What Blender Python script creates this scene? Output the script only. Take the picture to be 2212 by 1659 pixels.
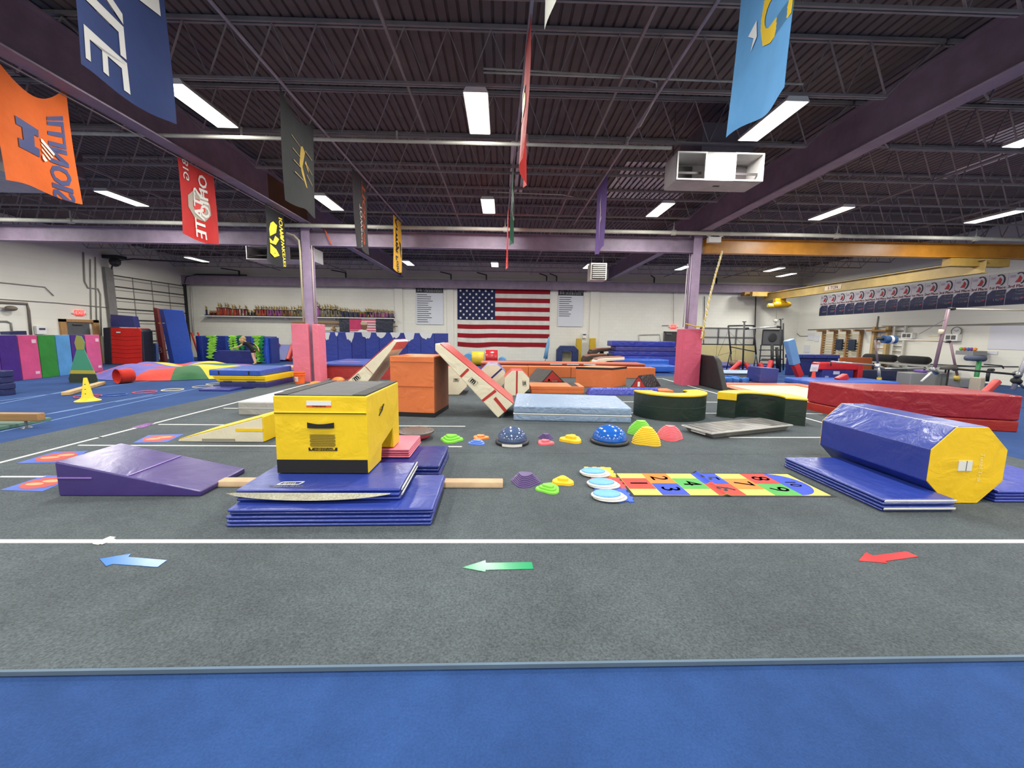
import bpy, bmesh, math, random
from mathutils import Vector, Matrix
for _o in list(bpy.data.objects): bpy.data.objects.remove(_o)
S = bpy.context.scene; COL = S.collection; PI = math.pi
# ---------------------------------------------------------------- camera
F_PX, PITCH, YAW, ROLL, CAM_H = 861.15, .1234, .025, .013, 1.5834
_fw = Vector((math.sin(YAW)*math.cos(PITCH), math.cos(YAW)*math.cos(PITCH), -math.sin(PITCH)))
_rt = Vector((math.cos(YAW), -math.sin(YAW), 0)); _up = _rt.cross(_fw)
_c, _s = math.cos(ROLL), math.sin(ROLL)
_r2 = _c*_rt + _s*_up; _u2 = -_s*_rt + _c*_up
cd = bpy.data.cameras.new('camera'); cam = bpy.data.objects.new('camera', cd); COL.objects.link(cam)
cd.sensor_width = 36; cd.lens = F_PX/2212*36; cd.clip_end = 200; cd.clip_start = .05
cam.matrix_world = Matrix(((_r2.x,_u2.x,-_fw.x,0),(_r2.y,_u2.y,-_fw.y,0),(_r2.z,_u2.z,-_fw.z,CAM_H),(0,0,0,1)))
S.camera = cam
# ---------------------------------------------------------------- world, exposure (a closed hall: only its lamps light it)
W = bpy.data.worlds.new('world'); S.world = W; W.use_nodes = True
W.node_tree.nodes['Background'].inputs[0].default_value = (.5,.52,.55,1); W.node_tree.nodes['Background'].inputs[1].default_value = .3
S.view_settings.view_transform = 'Standard'; S.view_settings.look = 'None'
S.view_settings.exposure = .0; S.view_settings.gamma = 1; S.view_settings.use_curve_mapping = False
LAMP_W = 175.0
LAMP_COL = (1.0, .98, .925)
S.cycles.max_bounces = 5; S.cycles.diffuse_bounces = 4; S.cycles.glossy_bounces = 2; S.cycles.transmission_bounces = 2; S.cycles.sample_clamp_indirect = 6; S.cycles.caustics_reflective = False; S.cycles.caustics_refractive = False
# ---------------------------------------------------------------- pixel -> point on a known plane of the hall (2212 x 1659 frame)
def _ray(px, py): return _r2*((px-1106)/F_PX) + _u2*((829.5-py)/F_PX) + _fw
def at(px, py, z=0.0):
    d = _ray(px, py); t = (z-CAM_H)/d.z; return Vector((d.x*t, d.y*t, z))
def atY(px, py, Y):
    d = _ray(px, py); t = Y/d.y; return Vector((d.x*t, Y, CAM_H+d.z*t))
def atX(px, py, X):
    d = _ray(px, py); t = X/d.x; return Vector((X, d.y*t, CAM_H+d.z*t))
# ---------------------------------------------------------------- materials
def lin(c):
    if isinstance(c, str): c = [int(c[i:i+2],16) for i in (0,2,4)]
    l = [((v/255)/12.92 if v/255 <= .04045 else ((v/255+.055)/1.055)**2.4) for v in c]; g = .3*l[0]+.6*l[1]+.1*l[2]
    return tuple(v*.85+.002 for v in l) + (1,)
_M = {}
def mat(col, rough=.5, kind='plain', **k):
    key = (str(col), rough, kind, str(sorted(k.items())))
    if key in _M: return _M[key]
    m = bpy.data.materials.new(kind+'_'+str(col)); m.use_nodes = True; N = m.node_tree.nodes; L = m.node_tree.links
    b = N['Principled BSDF']; c = lin(col); b.inputs['Base Color'].default_value = c; b.inputs['Roughness'].default_value = rough
    b.inputs['Metallic'].default_value = k.get('metal', 0)
    if kind == 'plain': b.inputs['Specular IOR Level'].default_value = k.get('spec', .4)
    tc = N.new('ShaderNodeTexCoord')
    def noise(scale, detail=3, rg=.55, vec=None):
        n = N.new('ShaderNodeTexNoise'); n.inputs['Scale'].default_value = scale; n.inputs['Detail'].default_value = detail
        n.inputs['Roughness'].default_value = rg; L.new(vec or tc.outputs['Object'], n.inputs['Vector']); return n
    def mixc(fac, a, bb):
        x = N.new('ShaderNodeMix'); x.data_type = 'RGBA'
        for s, v in ((x.inputs[6], a), (x.inputs[7], bb)):
            if hasattr(v, 'is_linked'): L.new(v, s)
            else: s.default_value = v
        L.new(fac, x.inputs[0]); return x.outputs[2]
    def ramp(src, lo, hi):
        r = N.new('ShaderNodeMapRange'); r.inputs[1].default_value = lo; r.inputs[2].default_value = hi; L.new(src, r.inputs[0]); return r.outputs[0]
    def bump(h, strength, dist):
        bp = N.new('ShaderNodeBump'); bp.inputs['Strength'].default_value = strength; bp.inputs['Distance'].default_value = dist
        L.new(h, bp.inputs['Height']); L.new(bp.outputs[0], b.inputs['Normal']); return bp
    def sc(c, f): return tuple(min(1, v*f) for v in c[:3]) + (1,)
    if kind == 'vinyl':      # coated mat cover: broad wrinkles, faint scuffs
        n = noise(k.get('ns', 3.2), 4, .5); n.inputs['Distortion'].default_value = 1.2
        n2 = noise(60, 2)
        a = N.new('ShaderNodeMath'); a.operation = 'MULTIPLY_ADD'; L.new(n2.outputs[0], a.inputs[0]); a.inputs[1].default_value = .04; L.new(n.outputs[0], a.inputs[2])
        bump(a.outputs[0], k.get('bs', .25)*1.1, .06)
        v = noise(1.3, 4); L.new(mixc(ramp(v.outputs[0], .3, .75), sc(c, .93), sc(c, 1.07)), b.inputs['Base Color'])
        L.new(ramp(v.outputs[0], -.6*rough if False else 0, 1), b.inputs['Sheen Weight']) if False else None
        b.inputs['Specular IOR Level'].default_value = k.get('spec', .45)
    elif kind == 'cloth':
        n = noise(k.get('ns', 7), 3); bump(n.outputs[0], .3, .03)
        v = noise(2.2, 3); L.new(mixc(ramp(v.outputs[0], .3, .7), sc(c, .88), sc(c, 1.08)), b.inputs['Base Color'])
        b.inputs['Specular IOR Level'].default_value = .15; b.inputs['Sheen Weight'].default_value = .12
        if k.get('trans'):
            t = N.new('ShaderNodeBsdfTranslucent'); L.new(b.inputs['Base Color'].links[0].from_socket, t.inputs[0])
            ms = N.new('ShaderNodeMixShader'); ms.inputs[0].default_value = k['trans']; L.new(b.outputs[0], ms.inputs[1]); L.new(t.outputs[0], ms.inputs[2])
            L.new(ms.outputs[0], N['Material Output'].inputs[0])
    elif kind == 'carpet':
        n1 = noise(k.get('s1', 55), 3, .7); n2 = noise(.9, 4, .6); n3 = noise(7, 3, .6)
        a = mixc(ramp(n1.outputs[0], .32, .68), sc(c, k.get('lo', .62)), sc(c, k.get('hi', 1.35)))
        a2 = mixc(ramp(n2.outputs[0], .3, .7), (.80,.80,.80,1), (1.12,1.12,1.12,1))
        a3 = mixc(ramp(n3.outputs[0], .3, .7), (.90,.90,.90,1), (1.06,1.06,1.06,1))
        for extra in (a2, a3):
            mm = N.new('ShaderNodeMix'); mm.data_type = 'RGBA'; mm.blend_type = 'MULTIPLY'; mm.inputs[0].default_value = 1
            L.new(a, mm.inputs[6]); L.new(extra, mm.inputs[7]); a = mm.outputs[2]
        L.new(a, b.inputs['Base Color']); bump(n1.outputs[0], k.get('bs', .8), .012)
        b.inputs['Roughness'].default_value = .95; b.inputs['Specular IOR Level'].default_value = .08; b.inputs['Sheen Weight'].default_value = k.get('sheen', .15)
    elif kind == 'wall':     # painted block wall
        br = N.new('ShaderNodeTexBrick'); mp = N.new('ShaderNodeMapping'); L.new(tc.outputs['Object'], mp.inputs[0])
        mp.inputs['Rotation'].default_value = k.get('rot', (PI/2,0,0)); L.new(mp.outputs[0], br.inputs['Vector'])
        br.inputs['Color1'].default_value = sc(c, 1); br.inputs['Color2'].default_value = sc(c, .97); br.inputs['Mortar'].default_value = sc(c, .90)
        br.inputs['Scale'].default_value = 1; br.inputs['Brick Width'].default_value = .4; br.inputs['Row Height'].default_value = .2; br.inputs['Mortar Size'].default_value = .007
        n = noise(.6, 5); 
        mm = N.new('ShaderNodeMix'); mm.data_type = 'RGBA'; mm.blend_type = 'MULTIPLY'; mm.inputs[0].default_value = 1
        L.new(br.outputs[0], mm.inputs[6]); L.new(mixc(ramp(n.outputs[0], .3, .7), (.93,.92,.90,1), (1,1,1,1)), mm.inputs[7])
        L.new(mm.outputs[2], b.inputs['Base Color']); bump(br.outputs[0], .15, .01); b.inputs['Specular IOR Level'].default_value = .2
    elif kind == 'paint':    # painted steel with grime patches
        n = noise(2.5, 5, .65); L.new(mixc(ramp(n.outputs[0], .35, .7), sc(c, .8), sc(c, 1.1)), b.inputs['Base Color'])
        n2 = noise(30, 3); bump(n2.outputs[0], .08, .01); b.inputs['Specular IOR Level'].default_value = .35
    elif kind == 'wood':
        wv = N.new('ShaderNodeTexNoise'); mp = N.new('ShaderNodeMapping'); mp.inputs['Scale'].default_value = k.get('ws', (2,30,30)); L.new(tc.outputs['Object'], mp.inputs[0]); L.new(mp.outputs[0], wv.inputs['Vector'])
        wv.inputs['Scale'].default_value = 1.5; wv.inputs['Detail'].default_value = 4
        L.new(mixc(ramp(wv.outputs[0], .3, .7), sc(c, .8), sc(c, 1.12)), b.inputs['Base Color'])
    elif kind == 'emit':
        b.inputs['Emission Color'].default_value = c; b.inputs['Emission Strength'].default_value = k.get('e', 5); m.cycles.emission_sampling = 'NONE'
    _M[key] = m; return m
def vinyl(c, r=.38, **k): return mat(c, r, 'vinyl', **k)
def cloth(c, r=.85, **k): return mat(c, r, 'cloth', **k)
def paint(c, r=.5, **k): return mat(c, r, 'paint', **k)
def plain(c, r=.5, **k): return mat(c, r, 'plain', **k)
def wood(c, r=.5, **k): return mat(c, r, 'wood', **k)
STEEL = plain((150,150,150), .35, metal=.8); DARKSTEEL = plain((38,38,42), .45); CHROME = plain((200,200,205), .2, metal=1); BLACK = plain((18,18,20), .6); WHITE = plain((232,232,228), .5)
# ---------------------------------------------------------------- mesh helpers
WO = {}; LAST = [None]
class MB:
    def __init__(s): s.v = []; s.f = []
    def add(s, vs, fs):
        n = len(s.v); s.v += [Vector(p) for p in vs]; s.f += [tuple(i+n for i in f) for f in fs]; return s
    def hexa(s, p):   # 0-3 bottom ring, 4-7 top ring
        return s.add(p, [(3,2,1,0),(4,5,6,7),(0,1,5,4),(1,2,6,5),(2,3,7,6),(3,0,4,7)])
    def box(s, x0, x1, y0, y1, z0, z1):
        return s.hexa([(x0,y0,z0),(x1,y0,z0),(x1,y1,z0),(x0,y1,z0),(x0,y0,z1),(x1,y0,z1),(x1,y1,z1),(x0,y1,z1)])
    def obox(s, c, size, rz=0, rx=0, ry=0):
        R = Matrix.Rotation(rz,3,'Z') @ Matrix.Rotation(ry,3,'Y') @ Matrix.Rotation(rx,3,'X'); a,b,d = [q/2 for q in size]; c = Vector(c)
        return s.hexa([c+R@Vector(p) for p in ((-a,-b,-d),(a,-b,-d),(a,b,-d),(-a,b,-d),(-a,-b,d),(a,-b,d),(a,b,d),(-a,b,d))])
    def bar(s, p0, p1, w, h=None, up=(0,0,1)):   # rectangular bar between two points
        p0, p1 = Vector(p0), Vector(p1); h = h or w; d = (p1-p0).normalized(); u = Vector(up)
        if abs(d.dot(u)) > .98: u = Vector((0,1,0))
        r = d.cross(u).normalized()*w/2; u = r.normalized().cross(d)*h/2
        return s.hexa([p0-r-u,p0+r-u,p0+r+u,p0-r+u,p1-r-u,p1+r-u,p1+r+u,p1-r+u])
    def extrude(s, pts, vec):
        n = len(pts); vec = Vector(vec); pts = [Vector(p) for p in pts]
        return s.add(pts+[p+vec for p in pts], [tuple(range(n))[::-1], tuple(range(n,2*n))]+[(i,(i+1)%n,n+(i+1)%n,n+i) for i in range(n)])
    def tube(s, p0, p1, r, n=8, r1=None, caps=True):
        p0, p1 = Vector(p0), Vector(p1); d = (p1-p0).normalized(); a = d.orthogonal().normalized(); b = d.cross(a); r1 = r if r1 is None else r1
        vs = [p0+(a*math.cos(2*PI*i/n)+b*math.sin(2*PI*i/n))*r for i in range(n)]+[p1+(a*math.cos(2*PI*i/n)+b*math.sin(2*PI*i/n))*r1 for i in range(n)]
        fs = [(i,(i+1)%n,n+(i+1)%n,n+i) for i in range(n)]
        if caps: fs += [tuple(range(n))[::-1], tuple(range(n,2*n))]
        return s.add(vs, fs)
    def path(s, pts, r, n=6, closed=False):
        pts = [Vector(p) for p in pts]; m = len(pts); rings = []; prev = None
        for i, p in enumerate(pts):
            if closed: d = pts[(i+1)%m]-pts[i-1]
            else: d = pts[min(i+1,m-1)]-pts[max(i-1,0)]
            d.normalize()
            a = (prev - d*prev.dot(d)) if prev is not None else d.orthogonal()
            if a.length < 1e-6: a = d.orthogonal()
            a.normalize(); prev = a; b = d.cross(a); rr = r[i] if isinstance(r,(list,tuple)) else r
            rings.append([p+(a*math.cos(2*PI*k/n)+b*math.sin(2*PI*k/n))*rr for k in range(n)])
        vs = [v for g in rings for v in g]; fs = []
        for i in range(m if closed else m-1):
            j = (i+1)%m
            for k in range(n): fs.append((i*n+k,i*n+(k+1)%n,j*n+(k+1)%n,j*n+k))
        if not closed: fs += [tuple(range(n))[::-1], tuple(range((m-1)*n,m*n))]
        return s.add(vs, fs)
    def lathe(s, prof, c=(0,0,0), n=24, sx=1, sy=1, M=None):
        c = Vector(c); vs = []; fs = []; m = len(prof)
        for r, z in prof:
            for i in range(n):
                p = Vector((r*math.cos(2*PI*i/n)*sx, r*math.sin(2*PI*i/n)*sy, z)); vs.append(c+(M@p if M else p))
        for j in range(m-1):
            for i in range(n): fs.append((j*n+i,j*n+(i+1)%n,(j+1)*n+(i+1)%n,(j+1)*n+i))
        fs += [tuple(range(n))[::-1], tuple(range((m-1)*n,m*n))]
        return s.add(vs, fs)
    def ball(s, c, r, nu=12, nv=8, sz=1, sx=1, sy=1):
        return s.lathe([(max(1e-4,r*math.sin(PI*j/nv)), -r*sz*math.cos(PI*j/nv)) for j in range(nv+1)], c, nu, sx, sy)
    def grid(s, nu, nv, fn, thick=None):
        vs = [Vector(fn(i/nu, j/nv)) for j in range(nv+1) for i in range(nu+1)]
        q = lambda i, j: j*(nu+1)+i
        fs = [(q(i,j),q(i+1,j),q(i+1,j+1),q(i,j+1)) for j in range(nv) for i in range(nu)]
        if thick:
            o = len(vs); tv = Vector(thick); vs += [v+tv for v in vs]
            fs += [tuple(o+k for k in f[::-1]) for f in fs]
            ring = [q(i,0) for i in range(nu)]+[q(nu,j) for j in range(nv)]+[q(i,nv) for i in range(nu,0,-1)]+[q(0,j) for j in range(nv,0,-1)]
            for a, b in zip(ring, ring[1:]+ring[:1]): fs.append((b,a,o+a,o+b))
        return s.add(vs, fs)
    def build(s, name, m, parent=None, bevel=0, seg=2, smooth=False, base=None, sub=0, auto=None):
        me = bpy.data.meshes.new(name)
        if parent is None:
            if base is None:
                lo = [min(p[i] for p in s.v) for i in range(3)]; hi = [max(p[i] for p in s.v) for i in range(3)]
                base = Vector(((lo[0]+hi[0])/2, (lo[1]+hi[1])/2, lo[2]))
            O = Vector(base)
        else: O = WO[parent]
        me.from_pydata([tuple(p-O) for p in s.v], [], s.f); me.update()
        bm = bmesh.new(); bm.from_mesh(me); bmesh.ops.recalc_face_normals(bm, faces=bm.faces); bm.to_mesh(me); bm.free()
        ms = m if isinstance(m, (list, tuple)) else [m]
        for q in ms: me.materials.append(q)
        o = bpy.data.objects.new(name, me); COL.objects.link(o)
        if parent is None: o.location = O
        else: o.parent = parent
        WO[o] = O; LAST[0] = o
        if bevel:
            md = o.modifiers.new('edge', 'BEVEL'); md.width = bevel; md.segments = seg; md.limit_method = 'ANGLE'; md.angle_limit = .6
        if sub:
            md = o.modifiers.new('soft', 'SUBSURF'); md.levels = sub; md.render_levels = sub
        if smooth or bevel:
            for p in me.polygons: p.use_smooth = True
            if bevel or auto:
                o.modifiers.new('wn', 'WEIGHTED_NORMAL') if bevel else None
                if auto:
                    me.set_sharp_from_angle(angle=auto)
        return o
def tag(o, label=None, cat=None, group=None, kind=None):
    if label: o['label'] = label
    if cat: o['category'] = cat
    if group: o['group'] = group
    if kind: o['kind'] = kind
    return o
def T(name, label, cat, base, group=None, kind=None):
    o = bpy.data.objects.new(name, None); COL.objects.link(o); o.location = Vector(base); o.empty_display_size = .1
    WO[o] = Vector(base); return tag(o, label, cat, group, kind)
def ST(name, mb, m, parent=None, **k):
    o = mb.build(name, m, parent, **k)
    if parent is None: o['kind'] = 'structure'
    return o
def copy_tree(o, parent=None, off=None):
    c = o.copy(); COL.objects.link(c); c.parent = parent; WO[c] = WO.get(o)
    if parent is None and off is not None: c.location = o.location+Vector(off); WO[c] = c.location.copy()
    for ch in list(o.children): copy_tree(ch, c)
    return c
def B(*a): return MB().box(*a)
# lettering: glyph outlines come from Blender's own built-in font, made once up front
TXT = {}
def make_texts(words):
    obs = []
    for w in words:
        cu = bpy.data.curves.new('lettering', 'FONT'); cu.body = w; cu.resolution_u = 2; cu.align_x = 'CENTER'; cu.align_y = 'CENTER'
        ob = bpy.data.objects.new('lettering', cu); COL.objects.link(ob); obs.append((w, ob))
    dg = bpy.context.evaluated_depsgraph_get()
    for w, ob in obs:
        me = bpy.data.meshes.new_from_object(ob.evaluated_get(dg)); TXT[w] = ([v.co.copy() for v in me.vertices], [tuple(p.vertices) for p in me.polygons])
        cu = ob.data; bpy.data.objects.remove(ob); bpy.data.curves.remove(cu); bpy.data.meshes.remove(me)
def textmb(w, size, fn, sx=1.0, bold=0):
    """lettering w, cap height about .7*size, each glyph point (x, y) sent through fn(x, y) -> 3D point"""
    vs, fs = TXT[w]; mb = MB()
    for dx in ((0,) if not bold else (-bold, 0, bold)):
        mb.add([fn((v.x+dx)*size*sx, v.y*size) for v in vs], fs)
    return mb
def plane_fn(c, u, v, n=None, off=.004):
    c, u, v = Vector(c), Vector(u).normalized(), Vector(v).normalized(); n = Vector(n) if n else u.cross(v); c = c+n.normalized()*off
    return lambda x, y: c+u*x+v*y
def polymb(pts, fn): return MB().add([fn(*p) for p in pts], [tuple(range(len(pts)))])
make_texts(['NATIONAL','QUALIFIERS','SCHOLARSHIP','ATHLETES','B','WARNING','EXIT','ILLINOIS','OHIO','STATE','IOWA','HAWKEYES','TIGERS','TOWSON','Army','West Point','YALE','5 TON','Mancino','m','1st Place','2nd Place','3rd Place','Level','Champion','USA','Tumbl Trak','LIU','I','Y','O','LEAP','tumbl','HOME','B1G']+[str(i) for i in range(1,11)])
# ================================================================ THE HALL
XL, XR, YB, YN, ZD = -18.9, 18.5, 24.8, -9.0, 5.87
WALL = mat((238,237,226), .8, 'wall'); WALLS = mat((238,237,226), .8, 'wall', rot=(PI/2,0,PI/2))
PURPLE = paint((146,130,150), .55); LAV = paint((168,148,176), .5); DECK = paint((106,96,96), .8); JOIST = paint((144,138,136), .6)
BLUEFLOOR = mat((42,72,124), .9, 'carpet', s1=90, lo=.86, hi=1.14, bs=.3, sheen=.03)
CARPET = mat((82,90,94), .95, 'carpet', s1=75, lo=.6, hi=1.35, sheen=.05)
ST('floor', B(XL,XR,YN,YB,-.23,-.03), BLUEFLOOR)
ST('wall_back', B(XL-.2,XR+.2,YB,YB+.2,-.23,6.1), WALL)
ST('wall_left', B(XL-.2,XL,YN,YB,-.23,6.1), WALLS)
ST('wall_right', B(XR,XR+.2,YN,YB,-.23,6.1), WALLS)
ST('wall_front', B(XL-.2,XR+.2,YN-.2,YN,-.23,6.1), WALL)
# corrugated steel roof deck, ribs running away from the camera
mb = MB(); p = .1524; n = int((XR-XL)/p)+1; prof = []
for i in range(n):
    x = XL+i*p; prof += [(x,ZD),(x+.108,ZD),(x+.118,ZD+.032),(x+.142,ZD+.032)]
prof.append((XL+n*p, ZD))
vs = [(x,YN,z) for x,z in prof]+[(x,YB,z) for x,z in prof]; k = len(prof)
mb.add(vs, [(i,i+1,k+i+1,k+i) for i in range(k-1)]); mb.box(XL,XR,YN,YB,6.0,6.1)
ceil = ST('ceiling', mb, DECK, base=(0,0,ZD))
# pale strips in patches just under the roof deck
for (x0, x1, y0, y1) in ((.15,.75,9.3,12.7),(3.0,5.6,10.4,13.0),(10.2,12.2,7.0,9.0),(11.3,11.9,9.2,11.0)):
    mb = MB(); i0 = math.ceil((x0-XL)/p); i1 = int((x1-XL)/p)
    for i in range(i0, i1): mb.box(XL+i*p+.002, XL+i*p+.093, y0, y1, ZD-.006, ZD-.001)
    mb.build('deck_pale_patch', plain((205,200,205), .4, metal=.2), ceil)
# open-web joists
def joist_proto(x0, x1, rise):
    r = T('joist_beam', None, None, ((x0+x1)/2, 0, 5.07), kind='structure')
    b = MB()
    for s in (-1, 1): b.box(x0,x1,.012*s if s>0 else -.05,.05 if s>0 else -.012,5.81,5.86)
    b.build('top_chord', JOIST, r)
    b = MB(); e = .75
    for s in (-1, 1):
        b.box(x0+e,x1-e,.01*s if s>0 else -.036,.036 if s>0 else -.01,5.07,5.105)
    b.build('bottom_chord', JOIST, r)
    w = MB(); m = round((x1-x0-2*e)/.61); st = (x1-x0-2*e)/m; pts = [(x0+.05,0,5.8)]
    for i in range(m+1):
        pts.append((x0+e+i*st,0,5.1))
        if i < m: pts.append((x0+e+(i+.5)*st,0,5.82))
    pts.append((x1-.05,0,5.8))
    w.path(pts, .018, 5); w.build('web_rod', paint((168,160,158),.6), r)
    return r
bays = ((XL+.02,-6.0),(-6.1,6.3),(6.35,XR-.02))
for bx, (x0, x1) in enumerate(bays):
    pr = joist_proto(x0, x1, 0)
    for j in range(14):
        Y = 3.10+1.53*j
        if abs(Y-24.3) < .2: continue
        if j == 0: pr.location.y = Y
        else: copy_tree(pr, None, (0, 1.53*j, 0))
# bridging angles that run across the joists
for X in (-1.4, 1.62, -9.2, -13.0, 9.6, 13.2): ST('bridging_trim', MB().bar((X,2.8,5.12),(X,24.2,5.12),.035), JOIST)
# girders on the column lines, cross beams, wall beams
def ibeam(name, p0, p1, h, w, m, tf=.025, tw=.02):
    p0, p1 = Vector(p0), Vector(p1); b = MB(); up = Vector((0,0,1))
    b.bar(p0+up*(tf/2), p1+up*(tf/2), w, tf); b.bar(p0+up*(h-tf/2), p1+up*(h-tf/2), w, tf); b.bar(p0+up*(h/2), p1+up*(h/2), tw, h-2*tf)
    return ST(name, b, m)
for X in (-6.05, 6.32):
    gb = ibeam('girder_beam', (X,YN,4.88), (X,YB-.4,4.88), .74, .26, PURPLE)
    if X < 0: B(X+.011,X+.015,10.9,12.95,4.91,5.59).build('primer_patch', paint((104,76,56),.6), gb)
ibeam('cross_beam', (XL,13.2,4.27), (6.42,13.2,4.27), .47, .24, PURPLE)
GOLD = paint((176,118,34), .38); GOLD2 = paint((176,150,84), .5)
ibeam('cross_beam', (6.44,13.2,4.27), (XR,13.2,4.27), .45, .24, GOLD)
ibeam('wall_beam', (XL,24.45,4.28), (XR,24.45,4.28), .50, .2, PURPLE)
# short brackets from the far wall beam up to the joists
for X in (-15.5,-9.3,-3.1,-1.0,2.6,3.2,9.1,12.9):
    ST('bracket_trim', MB().bar((X,24.4,4.78),(X,24.4,5.1),.07).bar((X,24.4,5.08),(X-.5,23.6,5.1),.05), DARKSTEEL)
# columns
def column(X, Y, lab):
    b = MB(); b.box(X-.13,X+.13,Y-.14,Y-.115,-.03,4.88).box(X-.13,X+.13,Y+.115,Y+.14,-.03,4.88).box(X-.01,X+.01,Y-.115,Y+.115,-.03,4.88)
    return ST('pillar', b, LAV)
column(-6.17,13.16,''); column(6.2,13.16,'')
ST('pipe_trim', MB().path([(-6.72,13.0,4.62),(-6.5,13.0,4.55),(-6.36,13.0,4.4),(-6.34,13.0,4.1),(-6.34,13.0,1.9)],.03,8), plain((215,205,170),.5), smooth=True)
ST('pipe_trim', MB().tube((-5.98,13.0,4.25),(-5.98,13.0,1.9),.018), plain((205,190,170),.5), smooth=True)
for X, z in ((6.02,4.2),(5.9,3.9)): ST('pipe_trim', MB().tube((X,13.0,z),(X-.02,13.0,1.9),.014), plain((190,180,190),.5), smooth=True)
# overhead pipes
PIPE = paint((196,196,184), .45)
b = MB().tube((XL,12.8,4.8),(XR,12.8,4.8),.06,10)
for X in (-13,-9.2,-3.3,.05,5.3,10.5,15.0): b.tube((X-.06,12.8,4.8),(X+.06,12.8,4.8),.085,10)
for X in (-13,-9.2,-3.3,.05,5.3,10.5,15.0): b.tube((X,12.8,4.8),(X,12.8,5.1),.02,6)
ST('pipe_trim', b, PIPE, smooth=True, auto=.7)
b = MB().tube((-9.5,7.57,4.95),(3.0,7.57,4.95),.032,8)
for X in (-4.6,-1.9,.4,2.2): b.tube((X,7.57,4.95),(X,7.57,5.12),.02,6)
ST('pipe_trim', b, PIPE, smooth=True, auto=.7)
ST('conduit_trim', MB().path([(-.3,6.0,5.22),(1.9,6.05,5.2),(2.15,6.1,5.16),(2.2,6.2,5.05),(2.2,6.9,4.97),(2.2,7.0,5.0)],.014,6), PIPE, smooth=True)
ST('conduit_trim', MB().path([(-.3,6.05,5.2),(.9,6.0,5.16),(4.2,6.0,5.14)],.014,6), PIPE, smooth=True)
ST('conduit_trim', MB().path([(-.35,10.6,5.15),(1.5,10.6,5.12),(2.2,10.9,5.1)],.014,6), PIPE, smooth=True)
# wall pilasters of the far wall and corner boards
for (x0, x1, d) in ((-6.55,-6.08,.10),(-3.4,-3.0,.06),(5.35,5.92,.10)): ST('pilaster_trim', B(x0,x1,YB-d,YB,-.03,4.28), mat((230,228,216),.8))
# spring floor: grey carpet strips with fine butt joints on a low platform
plat = ST('spring_floor', B(-6.9,7.0,1.84,15.7,-.03,-.012), plain((50,56,66),.9))
cuts = (1.77,5.21,8.44,11.6,15.75)
MB().hexa([(-6.93,1.70,-.012),(7.03,1.825,-.012),(7.03,5.206,-.012),(-6.93,5.206,-.012),(-6.93,1.70,0),(7.03,1.825,0),(7.03,5.206,0),(-6.93,5.206,0)]).build('carpet_strip', CARPET, plat, bevel=.004, seg=1)
for a, c in list(zip(cuts, cuts[1:]))[1:]: B(-6.93,7.03,a+.004,c-.004,-.012,0).build('carpet_strip', CARPET, plat, bevel=.004, seg=1)
MB().bar((-6.93,1.695,-.014),(7.03,1.82,-.014),.018,.022).build('edge_binding', cloth((92,112,130)), plat)
TAPE = plain((232,232,222), .55)
def tape(pts, w, n='tape_strip'):
    b = MB()
    for q0, q1 in zip(pts, pts[1:]):
        q0, q1 = Vector(q0), Vector(q1); b.bar(q0+Vector((0,0,.0015)), q1+Vector((0,0,.0015)), w, .003)
    return b.build(n, TAPE, plat)
tape([(-5.93,2.86,0),(-5.93,5.9,0)],.05); tape([(-5.93,5.86,0),(-5.93,14.9,0)],.05)
for a, c in ((-5.93,-1.86),(-1.86,-1.42),(-1.42,6.08)): tape([(a,2.90,0),(c,2.90,0)],.05)
p0 = at(206,1176,.0025); p1 = at(244,1160,.0025); tape([p0,p1],.055); p0 = at(216,1175,.004); p1 = at(246,1164,.004); tape([p0,p1],.045)
tape([(6.08,2.9,0),(6.08,14.9,0)],.05); tape([(-5.93,14.9,0),(6.08,14.9,0)],.05)
for a, c in (((0,1030),(96,1030)),((170,962),(998,965)),((343,917),(1005,921)),((483,882),(600,883)),((1575,945),(1833,945)),((1715,893),(1776,894)),((1345,868),(1560,869)),((1364,892),(1550,893)),((1025,849),(1120,849))):
    a, c = at(*a), at(*c); tape([a,c],.035)
# pale joints between the rolls of the blue floor
b = MB()
for a, c in (((0,933),(430,838)),((60,902),(330,852)),((0,872),(200,834)),((0,866),(330,822)),((250,868),(400,843)),((100,895),(200,878))):
    a, c = at(*a,-.03), at(*c,-.03); b.bar(a,c,.035,.004)
    b.build('joint_strip_trim', plain((112,142,190),.8)); b.v, b.f = [], []
for o in [o for o in COL.objects if o.name.startswith('joint_strip_trim')]: o['kind'] = 'structure'
# ---------------------------------------------------------------- lamps
def fixture():
    r = T('ceiling_light', None, 'ceiling light', (0,0,5.0), 'fluorescent lights hung in rows from the joists')
    MB().extrude([(-.18,-.6,5.0),(.18,-.6,5.0),(.14,-.6,5.07),(-.14,-.6,5.07)],(0,1.2,0)).build('housing', WHITE, r)
    B(-.165,.165,-.585,.585,4.992,4.9995).build('diffuser', mat((255,250,238),.5,'emit',e=6), r)
    for y in (-.45,.45): MB().path([(0,y,5.07),(0,y,5.2)],.004,5).build('hanger', STEEL, r)
    ld = bpy.data.lights.new('lamp','AREA'); ld.shape = 'RECTANGLE'; ld.size = .31; ld.size_y = 1.15; ld.energy = LAMP_W; ld.color = LAMP_COL
    lo = bpy.data.objects.new('lamp', ld); COL.objects.link(lo); lo.parent = r; lo.location = (0,0,-.012)
    return r
fx = fixture(); first = True
LX = (-14.9,-10.05,-4.68,-.42,4.25,9.0,13.65)
rows = {-6.9:'',-2.35:'',2.2:'',6.75:'nearest',11.28:'middle',15.8:'',20.35:'far'}
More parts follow.
